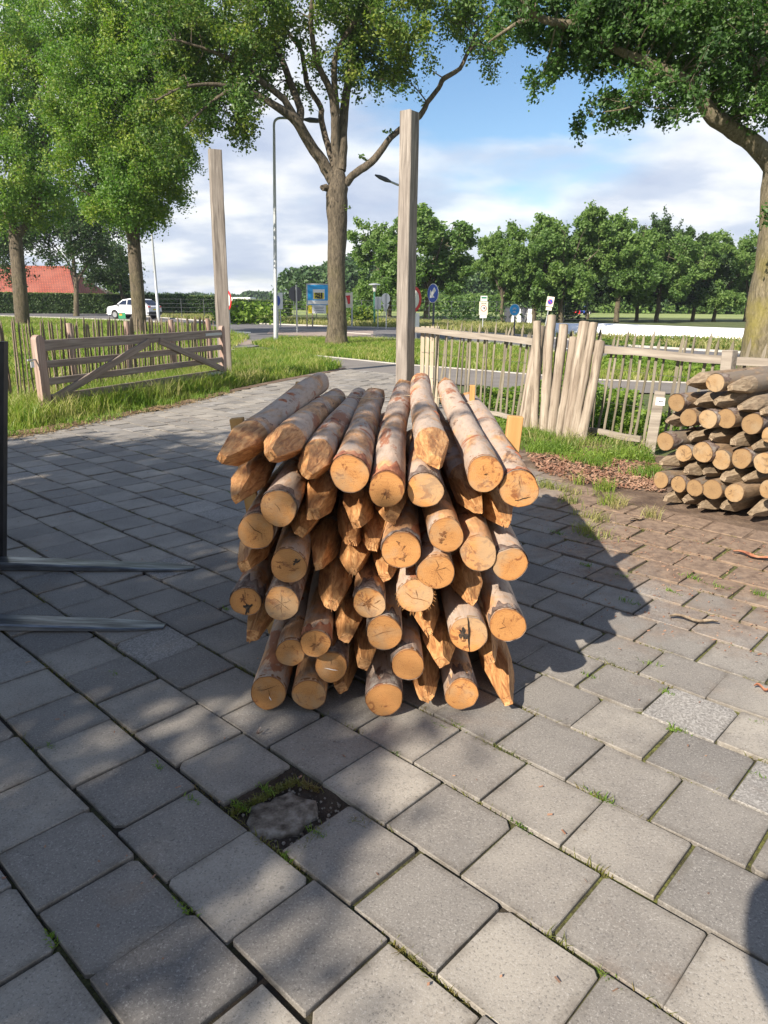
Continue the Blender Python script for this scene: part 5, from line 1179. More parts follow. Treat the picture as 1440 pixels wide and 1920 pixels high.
# --- trees on the left
def lefttree(px, pybase, pyfork, Y, wpx, label, limbs, blobs, seed, leaf, size, nl, rad, depth=3.0, lean=0, bark='bark', twig=.02, bw=1.3):
    b_ = at(px, pybase, Y); b_.z = 0; T = Tree('roadside_tree', b_, label, seed=seed, bark=bark, leaf=leaf, group=None); k = mpp(px, 500, Y)
    T.limb([b_-Vector((0, 0, .1)), at(px-.02*lean, pybase-12, Y), at(px-lean*.3, pybase*.6+pyfork*.4, Y), at(px-lean, pyfork, Y)], [wpx*k*.5*bw, wpx*k*.52, wpx*k*.5, wpx*k*.46], 16, 4, .04)
    for l, r_ in limbs: T.limb([at(x, y, Y+dy) for x, y, dy in l], [q*k for q in r_], 8, 3)
    cs = []
    for (x, y, rx, ry, n_) in blobs: cs += T.blob(x, y, rx, ry, Y, depth, n_)
    T.clumps(cs, nl, rad, size, .4, twig); T.done(); return T
lefttree(262, 626, 432, 36, 25, 'thick trunked roadside tree whose trunk hides the rear of the white car', [
    ([(247, 440, 0), (235, 400, 0), (200, 350, .3), (160, 290, .6), (120, 225, 1), (85, 160, 1.3)], [10, 8, 7, 6, 5, 3]), ([(250, 440, 0), (262, 380, 0), (270, 300, -.4), (290, 220, -.8), (300, 120, -1), (310, 30, -1)], [10, 9, 8, 6, 5, 3]),
    ([(265, 330, -.3), (300, 300, -.6), (335, 240, -1), (370, 190, -1.2)], [6, 4, 3, 2]), ([(250, 400, 0), (240, 330, .8), (220, 250, 1.2), (200, 120, 1.6)], [8, 6, 5, 3]), ([(230, 395, 0), (190, 380, -.8), (160, 360, -1.2)], [5, 3, 1.5])],
    [(265, 330, 75, 85, 130), (250, 390, 48, 42, 48), (310, 280, 50, 60, 55), (230, 230, 95, 90, 135), (180, 120, 100, 100, 130), (300, 120, 95, 100, 125), (170, 320, 52, 60, 34), (260, 20, 160, 50, 80), (150, 230, 60, 70, 45), (300, 350, 36, 36, 18), (195, 395, 40, 26, 16)], 31, 'bright', .12, 190, .5, 3.2, 13, 'bark')
lefttree(42, 618, 432, 46, 25, 'leaning forked tree at the far left edge', [
    ([(30, 436, 0), (10, 400, 0), (-20, 340, 0), (-50, 250, 0)], [9, 7, 6, 4]), ([(34, 440, 0), (58, 405, 0), (78, 350, -.3), (85, 300, -.6), (70, 200, -.6), (60, 80, 0)], [8, 7, 6, 5, 4, 3]), ([(75, 360, 0), (40, 280, .8), (20, 180, 1), (10, 60, 1)], [5, 4.5, 4, 2])],
    [(20, 330, 80, 90, 85), (90, 300, 50, 90, 55), (40, 180, 100, 110, 135), (60, 60, 110, 80, 105), (-40, 250, 60, 150, 60), (70, 390, 45, 35, 18), (0, 405, 40, 26, 12)], 37, 'bright', .16, 130, .6, 3.5, 14, 'bark')
lefttree(143, 590, 520, 75, 9, 'slim dark tree beside the hedge between the two thick trunks', [
    ([(141, 528, 0), (137, 480, 0), (128, 430, 0), (120, 390, 0)], [4, 3, 2.5, 2]), ([(144, 530, 0), (158, 505, 0), (175, 480, 0)], [2.5, 2, 1]), ([(140, 510, 0), (118, 480, 0), (98, 455, 0)], [2, 1.5, 1]), ([(130, 440, 0), (165, 410, 0), (195, 380, 0)], [2, 1.5, 1])],
    [(110, 400, 60, 42, 48), (150, 440, 60, 38, 42), (95, 480, 22, 12, 6), (170, 480, 34, 22, 14), (190, 415, 40, 40, 26)], 41, 'oakdark', .24, 120, .9, 4, 0, 'bark', .03)
lefttree(232, 590, 555, 88, 7, 'dark bushy tree behind the thick trunk of the roadside tree', [([(230, 560, 0), (222, 520, 0), (215, 480, 0)], [3, 2.5, 2])],
    [(205, 495, 40, 36, 30), (235, 510, 30, 40, 22), (180, 510, 22, 20, 8)], 43, 'oakdark', .28, 120, 1.0, 4, 0, 'bark', .03)
lefttree(212, 572, 550, 120, 5, 'small light green tree above the hedge behind the slim dark tree', [([(212, 556, 0), (210, 530, 0)], [2, 1.5])], [(205, 528, 26, 20, 16), (225, 532, 20, 16, 10)], 47, 'row', .4, 110, 1.2, 4, 0, 'bark', .03)
lefttree(-12, 590, 500, 75, 12, 'dark tree cut by the left edge beyond the leaning trunk', [([(-12, 505, 0), (0, 460, 0), (20, 420, 0)], [5, 3, 2])], [(0, 440, 50, 50, 46), (30, 400, 60, 40, 40), (10, 500, 20, 24, 8), (50, 450, 34, 26, 14)], 53, 'oakdark', .24, 120, .9, 4, 0, 'bark', .03)
# --- big tree on the right
Yr = 15.5; br_ = at(1440, 712, Yr); br_.z = 0
T = Tree('oak_tree', br_, 'massive oak at the right edge with mossy trunk and a heavy limb sweeping left', seed=61, bark='barkmoss', leaf='oaknear'); K = mpp(1440, 500, Yr); P_ = lambda l: [at(x, y, Yr+d) for x, y, d in l]
T.limb([br_-Vector((0, 0, .1))]+P_([(1442, 670, 0), (1447, 600, 0), (1455, 520, 0), (1464, 430, 0), (1470, 350, 0), (1476, 290, 0)]), [60*K, 52*K, 47*K, 41*K, 37*K, 36*K, 36*K], 24, 4, .03)
T.limb(P_([(1468, 340, 0), (1440, 298, 0), (1400, 262, -.1), (1362, 236, -.2), (1336, 218, -.3), (1312, 184, -.4), (1280, 152, -.5), (1240, 132, -.6), (1190, 108, -.7), (1140, 86, -.7), (1110, 72, -.7)]), [20*K, 17*K, 14.5*K, 13.5*K, 14*K, 12*K, 11*K, 10*K, 7.5*K, 5*K, 2*K], 14, 3, .07)
T.limb(P_([(1478, 300, 0), (1470, 200, .2), (1440, 150, .2), (1400, 118, .1), (1380, 90, 0), (1345, 55, 0), (1300, 20, -.3), (1230, -20, -.5)]), [30*K, 26*K, 24*K, 20*K, 15*K, 12*K, 10*K, 7*K], 14, 3, .06)
T.limb(P_([(1470, 180, .2), (1450, 80, .4), (1435, 0, .4), (1420, -60, .4)]), [24*K, 20*K, 18*K, 14*K], 12, 3, .06)
T.limb(P_([(1250, -10, -.4), (1180, 20, -.6), (1110, 40, -.8), (1060, 44, -.9), (1012, 34, -1), (985, 5, -1.2), (965, -30, -1.3)]), [8*K, 7*K, 6.5*K, 6*K, 5.5*K, 4.5*K, 3*K], 10, 3, .07)
T.limb(P_([(1012, 34, -1), (975, 42, -1), (940, 62, -1), (915, 80, -1)]), [3.5*K, 3*K, 2.2*K, 1*K], 8, 3, .07)
T.limb(P_([(1240, 132, -.6), (1208, 170, -.8), (1185, 200, -1), (1130, 210, -1.1)]), [4*K, 2.5*K, 1.6*K, .8*K], 6, 3)
cs = []
for (x, y, rx, ry, n_) in ((1085, 40, 70, 46, 50), (1170, 50, 80, 60, 62), (1260, 60, 80, 60, 66), (1350, 50, 80, 55, 60), (1395, 165, 45, 45, 22), (1330, 110, 60, 42, 34), (1150, 192, 48, 26, 15), (1200, 178, 45, 28, 14), (1112, 212, 18, 20, 5), (1240, 235, 22, 12, 3),
                           (1110, 110, 40, 26, 12), (1060, 95, 30, 35, 12), (1022, 138, 22, 22, 7), (1000, 30, 40, 36, 16), (955, 60, 30, 30, 8), (990, 0, 60, 20, 10), (1260, 190, 45, 22, 9), (1350, 180, 38, 30, 12), (1410, 212, 26, 20, 6), (1430, 385, 16, 20, 2), (1395, 405, 18, 8, 1), (1180, -40, 150, 40, 50), (1350, -40, 150, 40, 40), (980, 40, 20, 60, 8),(1430,60,30,60,16)):
    cs += T.blob(x, y, rx, ry, Yr-.25, 1.6, max(1, int(n_*.78)))
T.clumps(cs, 125, .23, .082, .25, .012); T.done()
# --- off-camera tree behind and left of the viewer: throws the dappled shade on the yard
def shade_tree(x, y, hz, R_, nclump, seed, nl=170, label='leafy tree standing left behind the photographer, shading the yard', rz=1.0):
    T = Tree('yard_tree', Vector((x, y, 0)), label, seed=seed, bark='bark', leaf='bright')
    T.limb([Vector((x, y, -.1)), Vector((x+.05, y, 1.5)), Vector((x, y+.1, hz-R_*rz*.6))], [.26, .2, .16], 12, 3)
    for k in range(7):
        a = k*.9+seed; T.limb([Vector((x, y+.1, hz-R_*rz*.7)), Vector((x+math.cos(a)*R_*.4, y+math.sin(a)*R_*.4, hz-.1)), Vector((x+math.cos(a)*R_*.8, y+math.sin(a)*R_*.8, hz+R_*.4*rz))], [.09, .06, .02], 6, 3)
    cs = []
    while len(cs) < nclump:
        v = Vector((T.rng.uniform(-1, 1), T.rng.uniform(-1, 1), T.rng.uniform(-1, 1)))
        if .3 < v.length < 1: cs.append(Vector((x, y, hz))+Vector((v.x*R_, v.y*R_, v.z*R_*rz)))
    T.clumps(cs, nl, .42, .13, .2, .012); return T.done()
SHADE = [(-6.50, -1.25, 5.0, 2.2, 100, 5, 180, 'leafy tree standing left behind the photographer, shading the yard', .65), (-8.0, .7, 5.0, 2.3, 95, 6, 170, 'second leafy tree outside the frame on the left, beside the forklift', .65), (-6.42, -3.70, 5.0, 1.45, 46, 9, 180, 'third, smaller leafy tree standing behind the photographer', .5)]
for a_ in SHADE: shade_tree(*a_)
# --- avenue on the right and the single tree, built from three crowns and copied
def crown_tree(seed, trunk_h, hgt, R_, leaf='row', size=.30, nl=120, ncl=120, lowness=.42, tr=.24):
    T = Tree('avenue_tree', Vector((0, 0, 0)), None, seed=seed, bark='bark', leaf=leaf); rg = T.rng
    T.limb([Vector((0, 0, -.2)), Vector((0, 0, .6)), Vector((rg.uniform(-.15, .15), 0, trunk_h*.6)), Vector((rg.uniform(-.25, .25), 0, trunk_h))], [tr*1.35, tr*1.05, tr, tr*.9], 12, 3)
    for k in range(7):
        a = k*2.4+seed; q = rg.uniform(.35, .75); T.limb([Vector((0, 0, trunk_h*.96)), Vector((math.cos(a)*R_*q*.5, math.sin(a)*R_*q*.5, trunk_h+(hgt-trunk_h)*.3)), Vector((math.cos(a)*R_*q, math.sin(a)*R_*q, trunk_h+(hgt-trunk_h)*rg.uniform(.5, .85)))], [tr*.55, tr*.4, tr*.12], 6, 3)
    cs = []; bl = []
    for k in range(13):
        a = rg.uniform(0, 6.28); u = rg.uniform(0, 1); z = trunk_h*lowness*2+(hgt-trunk_h*lowness*2)*u*.9; rr_ = R_*(.62+.2*math.sin(u*3.0))*rg.uniform(.4, .85)
        bl.append((Vector((math.cos(a)*rr_, math.sin(a)*rr_, z)), rg.uniform(.9, 1.5)*R_/3.2))
    while len(cs) < ncl:
        c, b_ = rg.choice(bl); v = Vector((rg.gauss(0, 1), rg.gauss(0, 1), rg.gauss(0, .8))).normalized()*b_*rg.uniform(.45, 1.05); q = c+v
        if q.z > trunk_h*.75 and q.z < hgt: cs.append(q)
    T.clumps(cs, nl, .52, size, .2, .03, 3); return T.done()
PROT = [crown_tree(71, 2.9, 11.4, 5.0, ncl=210, nl=150), crown_tree(73, 2.8, 10.8, 4.8, ncl=200, nl=150), crown_tree(77, 3.0, 11.2, 5.0, ncl=220, nl=150)]
DARK = crown_tree(79, 3.0, 11.0, 4.8, leaf='oakdark', ncl=200, nl=150)
def copy_tree(e):
    c = e.copy(); COL.objects.link(c)
    for ch in e.children:
        d = ch.copy(); COL.objects.link(d); d.parent = c
    return c
AV = [(940, 603, 432, 66, 0, 'first thin trunked tree at the left end of the avenue, behind the speed limit sign', .8), (1000, 602, 392, 66, 1, 'tall avenue tree with a pale curved trunk beside the round cycle sign', 1.0),
      (1050, 604, 394, 66, 2, 'avenue tree standing right of the tilted parking sign', 1.0), (1155, 605, 398, 68, 0, 'avenue tree with a forked thick trunk right of the distant tractor', 1.05), (1193, 604, 412, 74, 3, 'dark slim avenue tree squeezed beside the forked one', .8),
      (1230, 604, 408, 72, 1, 'avenue tree above the middle of the white tarpaulin with low bright crown', 1.0), (1298, 604, 425, 76, 3, 'dark avenue tree with narrow straight trunk, over the right half of the tarpaulin', .9), (1337, 605, 436, 76, 2, 'avenue tree with a slightly leaning trunk near the massive oak', .95),
      (1396, 606, 440, 78, 0, 'last avenue tree, half hidden by the massive oak trunk', .95), (800, 592, 374, 78, 1, 'lone round crowned tree behind the middle gate post', 1.25), (730, 588, 405, 84, 2, 'loose crowned tree just left of the middle gate post', 1.0), (1100, 600, 425, 84, 3, 'dark avenue tree in the second line right of the tall pale trunk', 1.0)]
used = set()
for i, (x, yb, ytop, Y, k, lab, wd) in enumerate(AV):
    pr = DARK if k == 3 else PROT[k]; e = pr if k not in used else copy_tree(pr); used.add(k)
    b_ = at(x, yb, Y); top = at(x, ytop, Y).z; s_ = (top+.1)/11.0; zb = max(min(b_.z, 0), -.5)
    e.location = (b_.x, Y, zb); e.rotation_euler = (0, 0, i*1.7); e.scale = (s_*wd, s_*wd, (top-zb)/11.1); tag(e, lab, 'tree', 'trees of the avenue beyond the road' if i < 9 else None)
# --- far woods: heaps of crowns built as one leafy mass
def woods(name, line, ytop, Ys, label, m='wood', size=.9, per=420, R0=4.2, seed=3, hz=None):
    rs = np.random.RandomState(seed); C = []; hull = MB()
    for i, ((x, yt), Y) in enumerate(zip(line, Ys)):
        top = at(x, yt, Y); c = Vector((top.x, Y, 0)); Hh = top.z
        for lv in range(3):
            z = Hh*(.22+.3*lv); R_ = R0*(1-.12*lv)*(.85+.3*rs.rand()); o_ = rs.randn(3)*R0*.3; z = min(z, Hh-R_*.75)
            v = rs.randn(per, 3); v /= np.linalg.norm(v, axis=1)[:, None]; v = v*(R_*(.86+.22*rs.rand(per, 1))); v[:, 2] *= .95
            v = v[v[:, 1] < R_*.5]; C.append(v+np.array([c.x+o_[0], c.y+o_[1], max(z, R_*.5)]))
    C = np.concatenate(C); C = C[C[:, 2] > -.5]; V, T_ = leaf_arrays(C, size, rs); o = np_mesh(name, V, T_, M[m]); tag(o, label, 'woodland', kind='stuff'); return o
ln = []; Ys = []
for x in range(565, 1440, 15):
    if x < 640: yt = 500+abs(x-602)*.35
    elif x < 760: yt = 497-10*math.sin((x-640)/40)
    elif x < 900: yt = 494+6*math.sin(x/17)
    else: yt = 500+6*math.sin(x/23)
    ln.append((x, yt+random.uniform(-4, 4))); Ys.append(150+random.uniform(-8, 8))
woods('woods', ln, None, Ys, 'dense dark green wood along the far side of the fields', R0=4.6, per=520)
ln = [(x, 560+random.uniform(-3, 1)) for x in range(565, 1450, 14)]; woods('forest_edge', ln, None, [141+random.uniform(-3, 3) for _ in ln], 'low bushes along the foot of the far wood', 'row', .6, 300, 2.2, 5)
ln = [(x, 556+2*math.sin(x/31)+random.uniform(-1, 1)) for x in range(150, 580, 12)]; woods('distant_trees', ln, None, [430+random.uniform(-20, 20) for _ in ln], 'bluish distant line of trees on the left horizon', 'wood', 1.8, 160, 3.6, 7)
ln = [(484+random.uniform(-14, 14), 550+random.uniform(-2, 3)) for x in range(5)]; woods('distant_trees', ln, None, [330]*5, 'rounded distant tree clump right of the left gate post', 'wood', 1.2, 260, 3.6, 8)
# ---------------------------------------------------------------- hedge
def hedge(xa, xb, ya, yb_, ybot, Ya, Yb, label, m='hedge', n=26000, th=1.3):
    a, b_ = at(xa, ya, Ya), at(xb, yb_, Yb); d = (b_-a); L = math.hypot(d.x, d.y); e = empty('hedge', (a.x, a.y, 0), math.atan2(d.y, d.x), label, 'hedge')
    h0, h1_ = a.z, b_.z; mb = MB(); vs = [(0, 0, -.1), (L, 0, -.1), (L, th, -.1), (0, th, -.1), (0, 0, h0-.12), (L, 0, h1_-.12), (L, th, h1_-.12), (0, th, h0-.12)]
    mb.add(vs, [(0, 1, 5, 4), (1, 2, 6, 5), (2, 3, 7, 6), (3, 0, 4, 7), (4, 5, 6, 7)]); mb.build('hedge_body', M[m], e)
    rs = np.random.RandomState(int(abs(xa))+5); u = rs.rand(n); f_ = rs.rand(n); P = np.zeros((n, 3)); P[:, 0] = u*L; hh_ = h0+(h1_-h0)*u
    P[:, 1] = np.where(f_ < .72, -.03+rs.randn(n)*.07, rs.rand(n)*th); P[:, 2] = np.where(f_ < .72, rs.rand(n)*hh_, hh_-.08+rs.randn(n)*.06)
    e_ = f_ > .93; P[e_, 0] = L+rs.randn(e_.sum())*.05; P[e_, 2] = rs.rand(e_.sum())*h1_
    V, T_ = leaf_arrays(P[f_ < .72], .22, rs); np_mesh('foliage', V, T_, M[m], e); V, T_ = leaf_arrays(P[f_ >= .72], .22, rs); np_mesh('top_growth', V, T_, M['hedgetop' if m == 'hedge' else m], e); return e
hedge(-120, 405, 546, 556, 580, 84, 92, 'long clipped dark hedge in front of the red roofed barn', n=42000)
hedge(436, 542, 561, 566, 586, 84, 84, 'end piece of the clipped hedge right of the left gate post', n=12000)
# ---------------------------------------------------------------- barn
def house(name, label, px0, px1, yeave, yridge, Y, hipL, hipR, depth, roof, wall='brick'):
    a, b_ = at(px0, yeave, Y), at(px1, yeave, Y); rz = at(px0, yridge, Y+depth/2).z; L = b_.x-a.x; e = empty(name, (a.x, Y, 0), 0, label, 'building'); zE = a.z
    mb = MB(); mb.box((L/2, depth/2, zE/2), (L-.6, depth-.6, zE)); mb.build('wall', M[wall], e)
    o_ = .3; mb = MB(); v = [(-o_, -o_, zE), (L+o_, -o_, zE), (L+o_, depth+o_, zE), (-o_, depth+o_, zE), (hipL, depth/2, rz), (L-hipR, depth/2, rz)]; v2 = [(x, y, z-.15) for x, y, z in v[:4]]
    mb.add(v+v2, [(0, 1, 5, 4), (2, 3, 4, 5), (1, 2, 5), (3, 0, 4), (0, 6, 7, 1), (1, 7, 8, 2), (2, 8, 9, 3), (3, 9, 6, 0), (6, 9, 8, 7)])
    o = mb.build('roof', M[roof], e); mb = MB(); mb.tube([(hipL, depth/2, rz), (L-hipR, depth/2, rz)], .16, 8); mb.build('ridge_tiles', M[roof], o)
    for sx in (L*.3, L*.6):
        mb = MB(); mb.box((sx, .28, zE*.55), (1.2, .08, 1.0)); w_ = mb.build('window', M['glass'], e)
    return e
house('barn', 'large barn with a hipped orange red tile roof behind the hedge', -90, 139, 556, 499, 100, 1, 3.0, 13, 'roof')
# sloping walls of the red roof stand low behind the hedge
house('shed', 'low farm shed with a grey brown roof right of the red roofed barn', 136, 196, 560, 530, 112, 1.5, 3.8, 9, 'brownroof', 'brownroof')
mb = MB(); a = at(395, 560, 120); b_ = at(457, 560, 120); mb.box(((a.x+b_.x)/2, 123, a.z-.2), (b_.x-a.x+2, 5, .9), None, 0, .1); mb.box(((a.x+b_.x)/2, 123, a.z/2-.4), (b_.x-a.x, 4.4, a.z)); tag(mb.build('flat_shed', M['white']), 'flat white roof of a shed behind the hedge beside the left gate post', 'building')
# ---------------------------------------------------------------- cars
def car(name, label, loc, rz, body, L=4.45, Wd=1.84, Hh=1.66):
    e = empty(name, loc, rz, label, 'car'); z = lambda v: v*Hh/1.66; hw = Wd/2
    # side profile, front at -x
    low = [(-2.22, .42), (-2.2, .80), (-2.05, .98), (-1.25, 1.10), (1.95, 1.16), (2.18, 1.0), (2.22, .62), (2.16, .34)]
    def arch(cx): return [(cx+.40*math.cos(a), .34+.40*math.sin(a)) for a in [math.pi*i/10 for i in range(11)]]
    bot = arch(1.38)+arch(-1.40); prof = low+[(1.80, .30)]+[(x, max(.30, z_)) for x, z_ in bot]+[(-2.1, .30)]
    mb = MB(); st = [(-hw, .90), (-hw+.0, 1.0), (-hw*.5, 1.0), (hw*.5, 1.0), (hw, 1.0)]
    n = len(prof); vs = []; ys = [(-hw+.02, .985), (-hw, 1.0), (hw, 1.0), (hw-.02, .985)]
    for y, s in ys:
        for (x, zz_) in prof: vs.append((x*s, y, z(zz_ if zz_ < .9 else .9+(zz_-.9)*s)))
    fs = [(k*n+i, k*n+(i+1) % n, (k+1)*n+(i+1) % n, (k+1)*n+i) for k in range(3) for i in range(n)]
    mb.add(vs, fs); mb.add(vs[:n], [tuple(range(n))[::-1]]); mb.add(vs[3*n:], [tuple(range(n))]); o = mb.build('body', M[body], e)
    # greenhouse
    gh = [(-1.28, 1.08), (-.55, 1.56), (.2, 1.66), (1.35, 1.60), (2.02, 1.12)]
    mb = MB(); vs = []
    for y, s, in ((-hw+.05, 0), (-hw+.20, 1), (hw-.20, 1), (hw-.05, 0)):
        for (x, zz_) in gh: vs.append((x*(.97 if s else 1), y, z(zz_ if s else 1.08+(zz_-1.08)*.12)))
    vsL = []
    for (x, zz_) in gh: vsL.append((x, zz_))
    V = []
    for sgn in (-1, 1):
        for (x, zz_) in gh: V.append((x, sgn*(hw-.04-.17*(zz_-1.08)/.55), z(zz_)))
    k = len(gh); mb.add(V, [(i, i+1, k+i+1, k+i) for i in range(k-1)]+[tuple(range(k)), tuple(range(k, 2*k))[::-1]]); c_ = mb.build('cabin', M[body], e)
    for sgn in (-1, 1):
        for (x0, x1) in ((-.98, -.12), (-.04, .72), (.80, 1.62)):
            def tz(x): 
                for (xa, za), (xb, zb) in zip(gh[:-1], gh[1:]):
                    if xa <= x <= xb: return za+(zb-za)*(x-xa)/(xb-xa)
            q = []
            for x, top in ((x0, 0), (x1, 0), (x1, 1), ((x0+x1)/2, 1), (x0, 1)):
                zz_ = 1.14 if not top else max(1.16, tz(x)-.09); q.append((x, sgn*(hw-.03-.17*(zz_-1.08)/.55), z(zz_)))
            mb = MB(); mb.add(q, [tuple(range(5))]); mb.build('side_window', M['glass'], c_)
    mb = MB(); mb.add([(2.02, -hw*.78, z(1.16)), (2.02, hw*.78, z(1.16)), (1.50, hw*.68, z(1.55)), (1.50, -hw*.68, z(1.55))], [(0, 1, 2, 3)]); mb.build('rear_window', M['glass'], c_)
    mb = MB(); mb.add([(-1.24, -hw*.82, z(1.13)), (-1.24, hw*.82, z(1.13)), (-.62, hw*.70, z(1.55)), (-.62, -hw*.70, z(1.55))], [(0, 1, 2, 3)]); mb.build('windscreen', M['glass'], c_)
    mb = MB(); mb.box((2.12, 0, z(.50)), (.26, Wd*.98, z(.26)), None, 0, .05); mb.build('rear_bumper', M['darkplastic'], e)
    mb = MB(); mb.box((0, 0, z(.36)), (1.9, Wd*.99, z(.12)), None, 0, .02); mb.build('sill', M['darkplastic'], e)
    for sgn in (-1, 1):
        mb = MB(); mb.box((2.16, sgn*hw*.78, z(1.0)), (.10, .34, z(.12)), None, 0, .02); mb.build('tail_light', M['red'], e)
        mb = MB(); mb.box((-.95, sgn*(hw+.10), z(1.12)), (.12, .2, .14), None, 0, .04); mb.build('mirror', M['darkplastic'], e)
    mb = MB(); mb.box((2.225, 0, z(.78)), (.02, .5, .12), None, 0, .004); mb.build('number_plate', M['yellow'], e)
    for x in (-1.40, 1.38):
        for sgn in (-1, 1):
            w_ = empty('wheel', (x, sgn*(hw-.12), .34)); w_.parent = e
            mb = MB(); mb.tube([(0, -.11, 0), (0, -.09, 0), (0, .09, 0), (0, .11, 0)], [.31, .34, .34, .31], 22, 0, True, False); mb.build('tyre', M['tyre'], w_)
            mb = MB(); mb.tube([(0, sgn*.09, 0), (0, sgn*.118, 0)], [.235, .22], 18, 0, True, False)
            mb.build('rim', M['rim'], w_)
    return e
wc = gr(246, 598, 0); car('parked_car', 'white compact SUV parked on the road, partly hidden by the thick tree trunk', (wc.x, wc.y+1.0, 0), R(-20), 'carwhite', Hh=1.72)
dc = gr(-18, 585, 0); car('parked_car', 'dark blue car cut off by the left edge of the photo', (dc.x, dc.y, 0), R(-12), 'carblue', Hh=1.6)
# ---------------------------------------------------------------- street lamps
def lamp(px, ybase, ytop, Y, dia, label, arm, mt='galv', head=True, hook=0):
    b_ = at(px[0], ybase, Y); t_ = at(px[1], ytop, Y); e = empty('street_lamp', (b_.x, Y, 0), 0, label, 'street lamp'); o = Vector((b_.x, Y, 0)); tp = Vector((t_.x, Y, t_.z))-o
    mb = MB(); mb.tube([(0, 0, 0), tp*.18, tp*.185, tp*.6, tp], [dia*.62, dia*.60, dia*.48, dia*.42, dia*.32], 12); mb.build('pole', M[mt], e)
    pts = [Vector(at(x, y, Y+dy))-o for x, y, dy in arm]; P, r_ = smooth(pts, [dia*.3]*len(pts), 4); mb = MB(); mb.tube(P, r_, 8); mb.build('arm', M[mt], e)
    if head:
        p1, p2 = P[-1], P[-1]+(P[-1]-P[-3]).normalized()*.75; mb = MB(); mb.tube([p1, p1.lerp(p2, .3), p1.lerp(p2, .7), p2], [.045, .10, .09, .03], 10); q = mb.build('lamp_head', M['signback'], e)
    return e
lamp((517, 514), 632, 250, 31, .16, 'tall silver street lamp just left of the oak, head hidden among its branches', [(514, 250, 0), (514, 232, 0), (518, 224, 0), (530, 221, 0), (570, 224, 0)])
lamp((298, 284), 605, 430, 58, .22, 'thin grey street lamp right of the white car, top lost in leaves', [(284, 430, 0), (283, 420, 0), (278, 412, 0), (255, 408, 0)])
lamp((778, 768), 620, 360, 34, .16, 'street lamp behind the middle gate post, only its arm and head showing', [(768, 360, 0), (766, 352, 0), (750, 348, 0), (733, 341, 0)])
# post top lamp with green pole
c = at(702, 608, 52); e = empty('park_lamp', (c.x, 52, 0), 0, 'short green lamp post with a flat round shade', 'street lamp'); tz_ = at(702, 531, 52).z
mb = MB(); mb.tube([(0, 0, 0), (0, 0, tz_-.55)], .07, 10); mb.build('pole', M['polegreen'], e); mb = MB(); mb.tube([(0, 0, tz_-.55), (0, 0, tz_-.1)], [.10, .17], 12); mb.build('lamp_glass', M['lampglass'], e); mb = MB(); mb.tube([(0, 0, tz_-.12), (0, 0, tz_-.05), (0, 0, tz_)], [.42, .36, .06], 18); mb.build('lamp_shade', M['galv'], e)
# ---------------------------------------------------------------- signs
def text_obj(s, size, m, parent, loc, rot=(math.pi/2, 0, 0), bold=.0, ext=.004, name='lettering'):
    cu = D.curves.new('t', 'FONT'); cu.body = s; cu.size = size; cu.align_x = 'CENTER'; cu.align_y = 'CENTER'; cu.extrude = ext; cu.offset = bold
    o = D.objects.new('t', cu); COL.objects.link(o); dg = bpy.context.evaluated_depsgraph_get(); me = D.meshes.new_from_object(o.evaluated_get(dg)); D.objects.remove(o)
    me.materials.clear(); me.materials.append(M[m]); q = link(name, me, parent); q.location = loc; q.rotation_euler = rot; return q
def disc(name, r, y, t, m, parent, z, sx=1.0, n=32, cx=0.0):
    mb = MB(); mb.tube([(cx, y, z), (cx, y+t, z)], r, n, 0, True, False); o = mb.build(name, M[m], parent); 
    return o
def sign(px, ybase, yc_, Y, label, rz=0.0, pole='galv', pr=.035, tilt=0.0, ytop=None, pole_front=False):
    b_ = at(px, ybase, Y); zc_ = at(px, yc_, Y).z; e = empty('road_sign', (b_.x, Y, 0), rz, label, 'road sign'); e.rotation_euler = (0, tilt, rz)
    zt = at(px, ytop, Y).z if ytop else zc_; mb = MB(); mb.tube([(0, .0 if not pole_front else -.06, -.1), (0, .0 if not pole_front else -.06, zt)], pr, 10); mb.build('pole', M[pole], e); return e, zc_
def board(name, w, h_, y, z, m, e, x=0.0, t=.02):
    mb = MB(); mb.box((x, y, z), (w, t, h_), None, 0, .004); return mb.build(name, M[m], e)
k = lambda px, y, Y: mpp(px, y, Y)
# dark back of a round sign
e, z = sign(556, 616, 551, 40, 'back of a round road sign, plain dark grey disc on a silver pole', R(35), 'galv', .045, pole_front=True, ytop=534); disc('sign_back', 14*k(555, 551, 40), .0, .02, 'signback', e, z, cx=-.02)
# half hidden red bordered sign by the left post
e, z = sign(431, 614, 563, 36, 'red bordered round sign peeking out from behind the left gate post', R(-55), 'galv', .04); r_ = 18*k(425, 563, 36); disc('sign_border', r_, -.06, .02, 'red', e, z); disc('sign_face', r_*.74, -.075, .02, 'signwhite', e, z)
e, z = sign(522, 612, 564, 42, 'small blue round sign just behind the tall silver lamp pole', R(-42), 'galv', .04); r_ = 11*k(520, 564, 42); disc('sign_rim', r_, -.06, .02, 'signwhite', e, z); disc('sign_face', r_*.92, -.075, .02, 'blue', e, z)
e, z = sign(526, 606, 572, 47, 'narrow pale sign plate seen edge-on beside the silver lamp pole', R(60), 'galv', .035, ytop=556); board('plate', .45, 1.0, -.05, z+.25, 'signwhite', e)
# small purple board and grey box at the wire fence
e = empty('small_board', (at(438, 578, 60).x, 60, 0), 0, 'small purple information board beside the left gate post', 'board'); board('panel', 17*k(438, 578, 60), 12*k(438, 578, 60), 0, at(438, 579, 60).z, 'purple', e); mb = MB(); mb.tube([(0, .05, 0), (0, .05, 1.4)], .04, 8); mb.build('post', M['galv'], e); text_obj('~ * ~', .3, 'cream', e, (0, -.03, at(438, 579, 60).z), ext=.002)
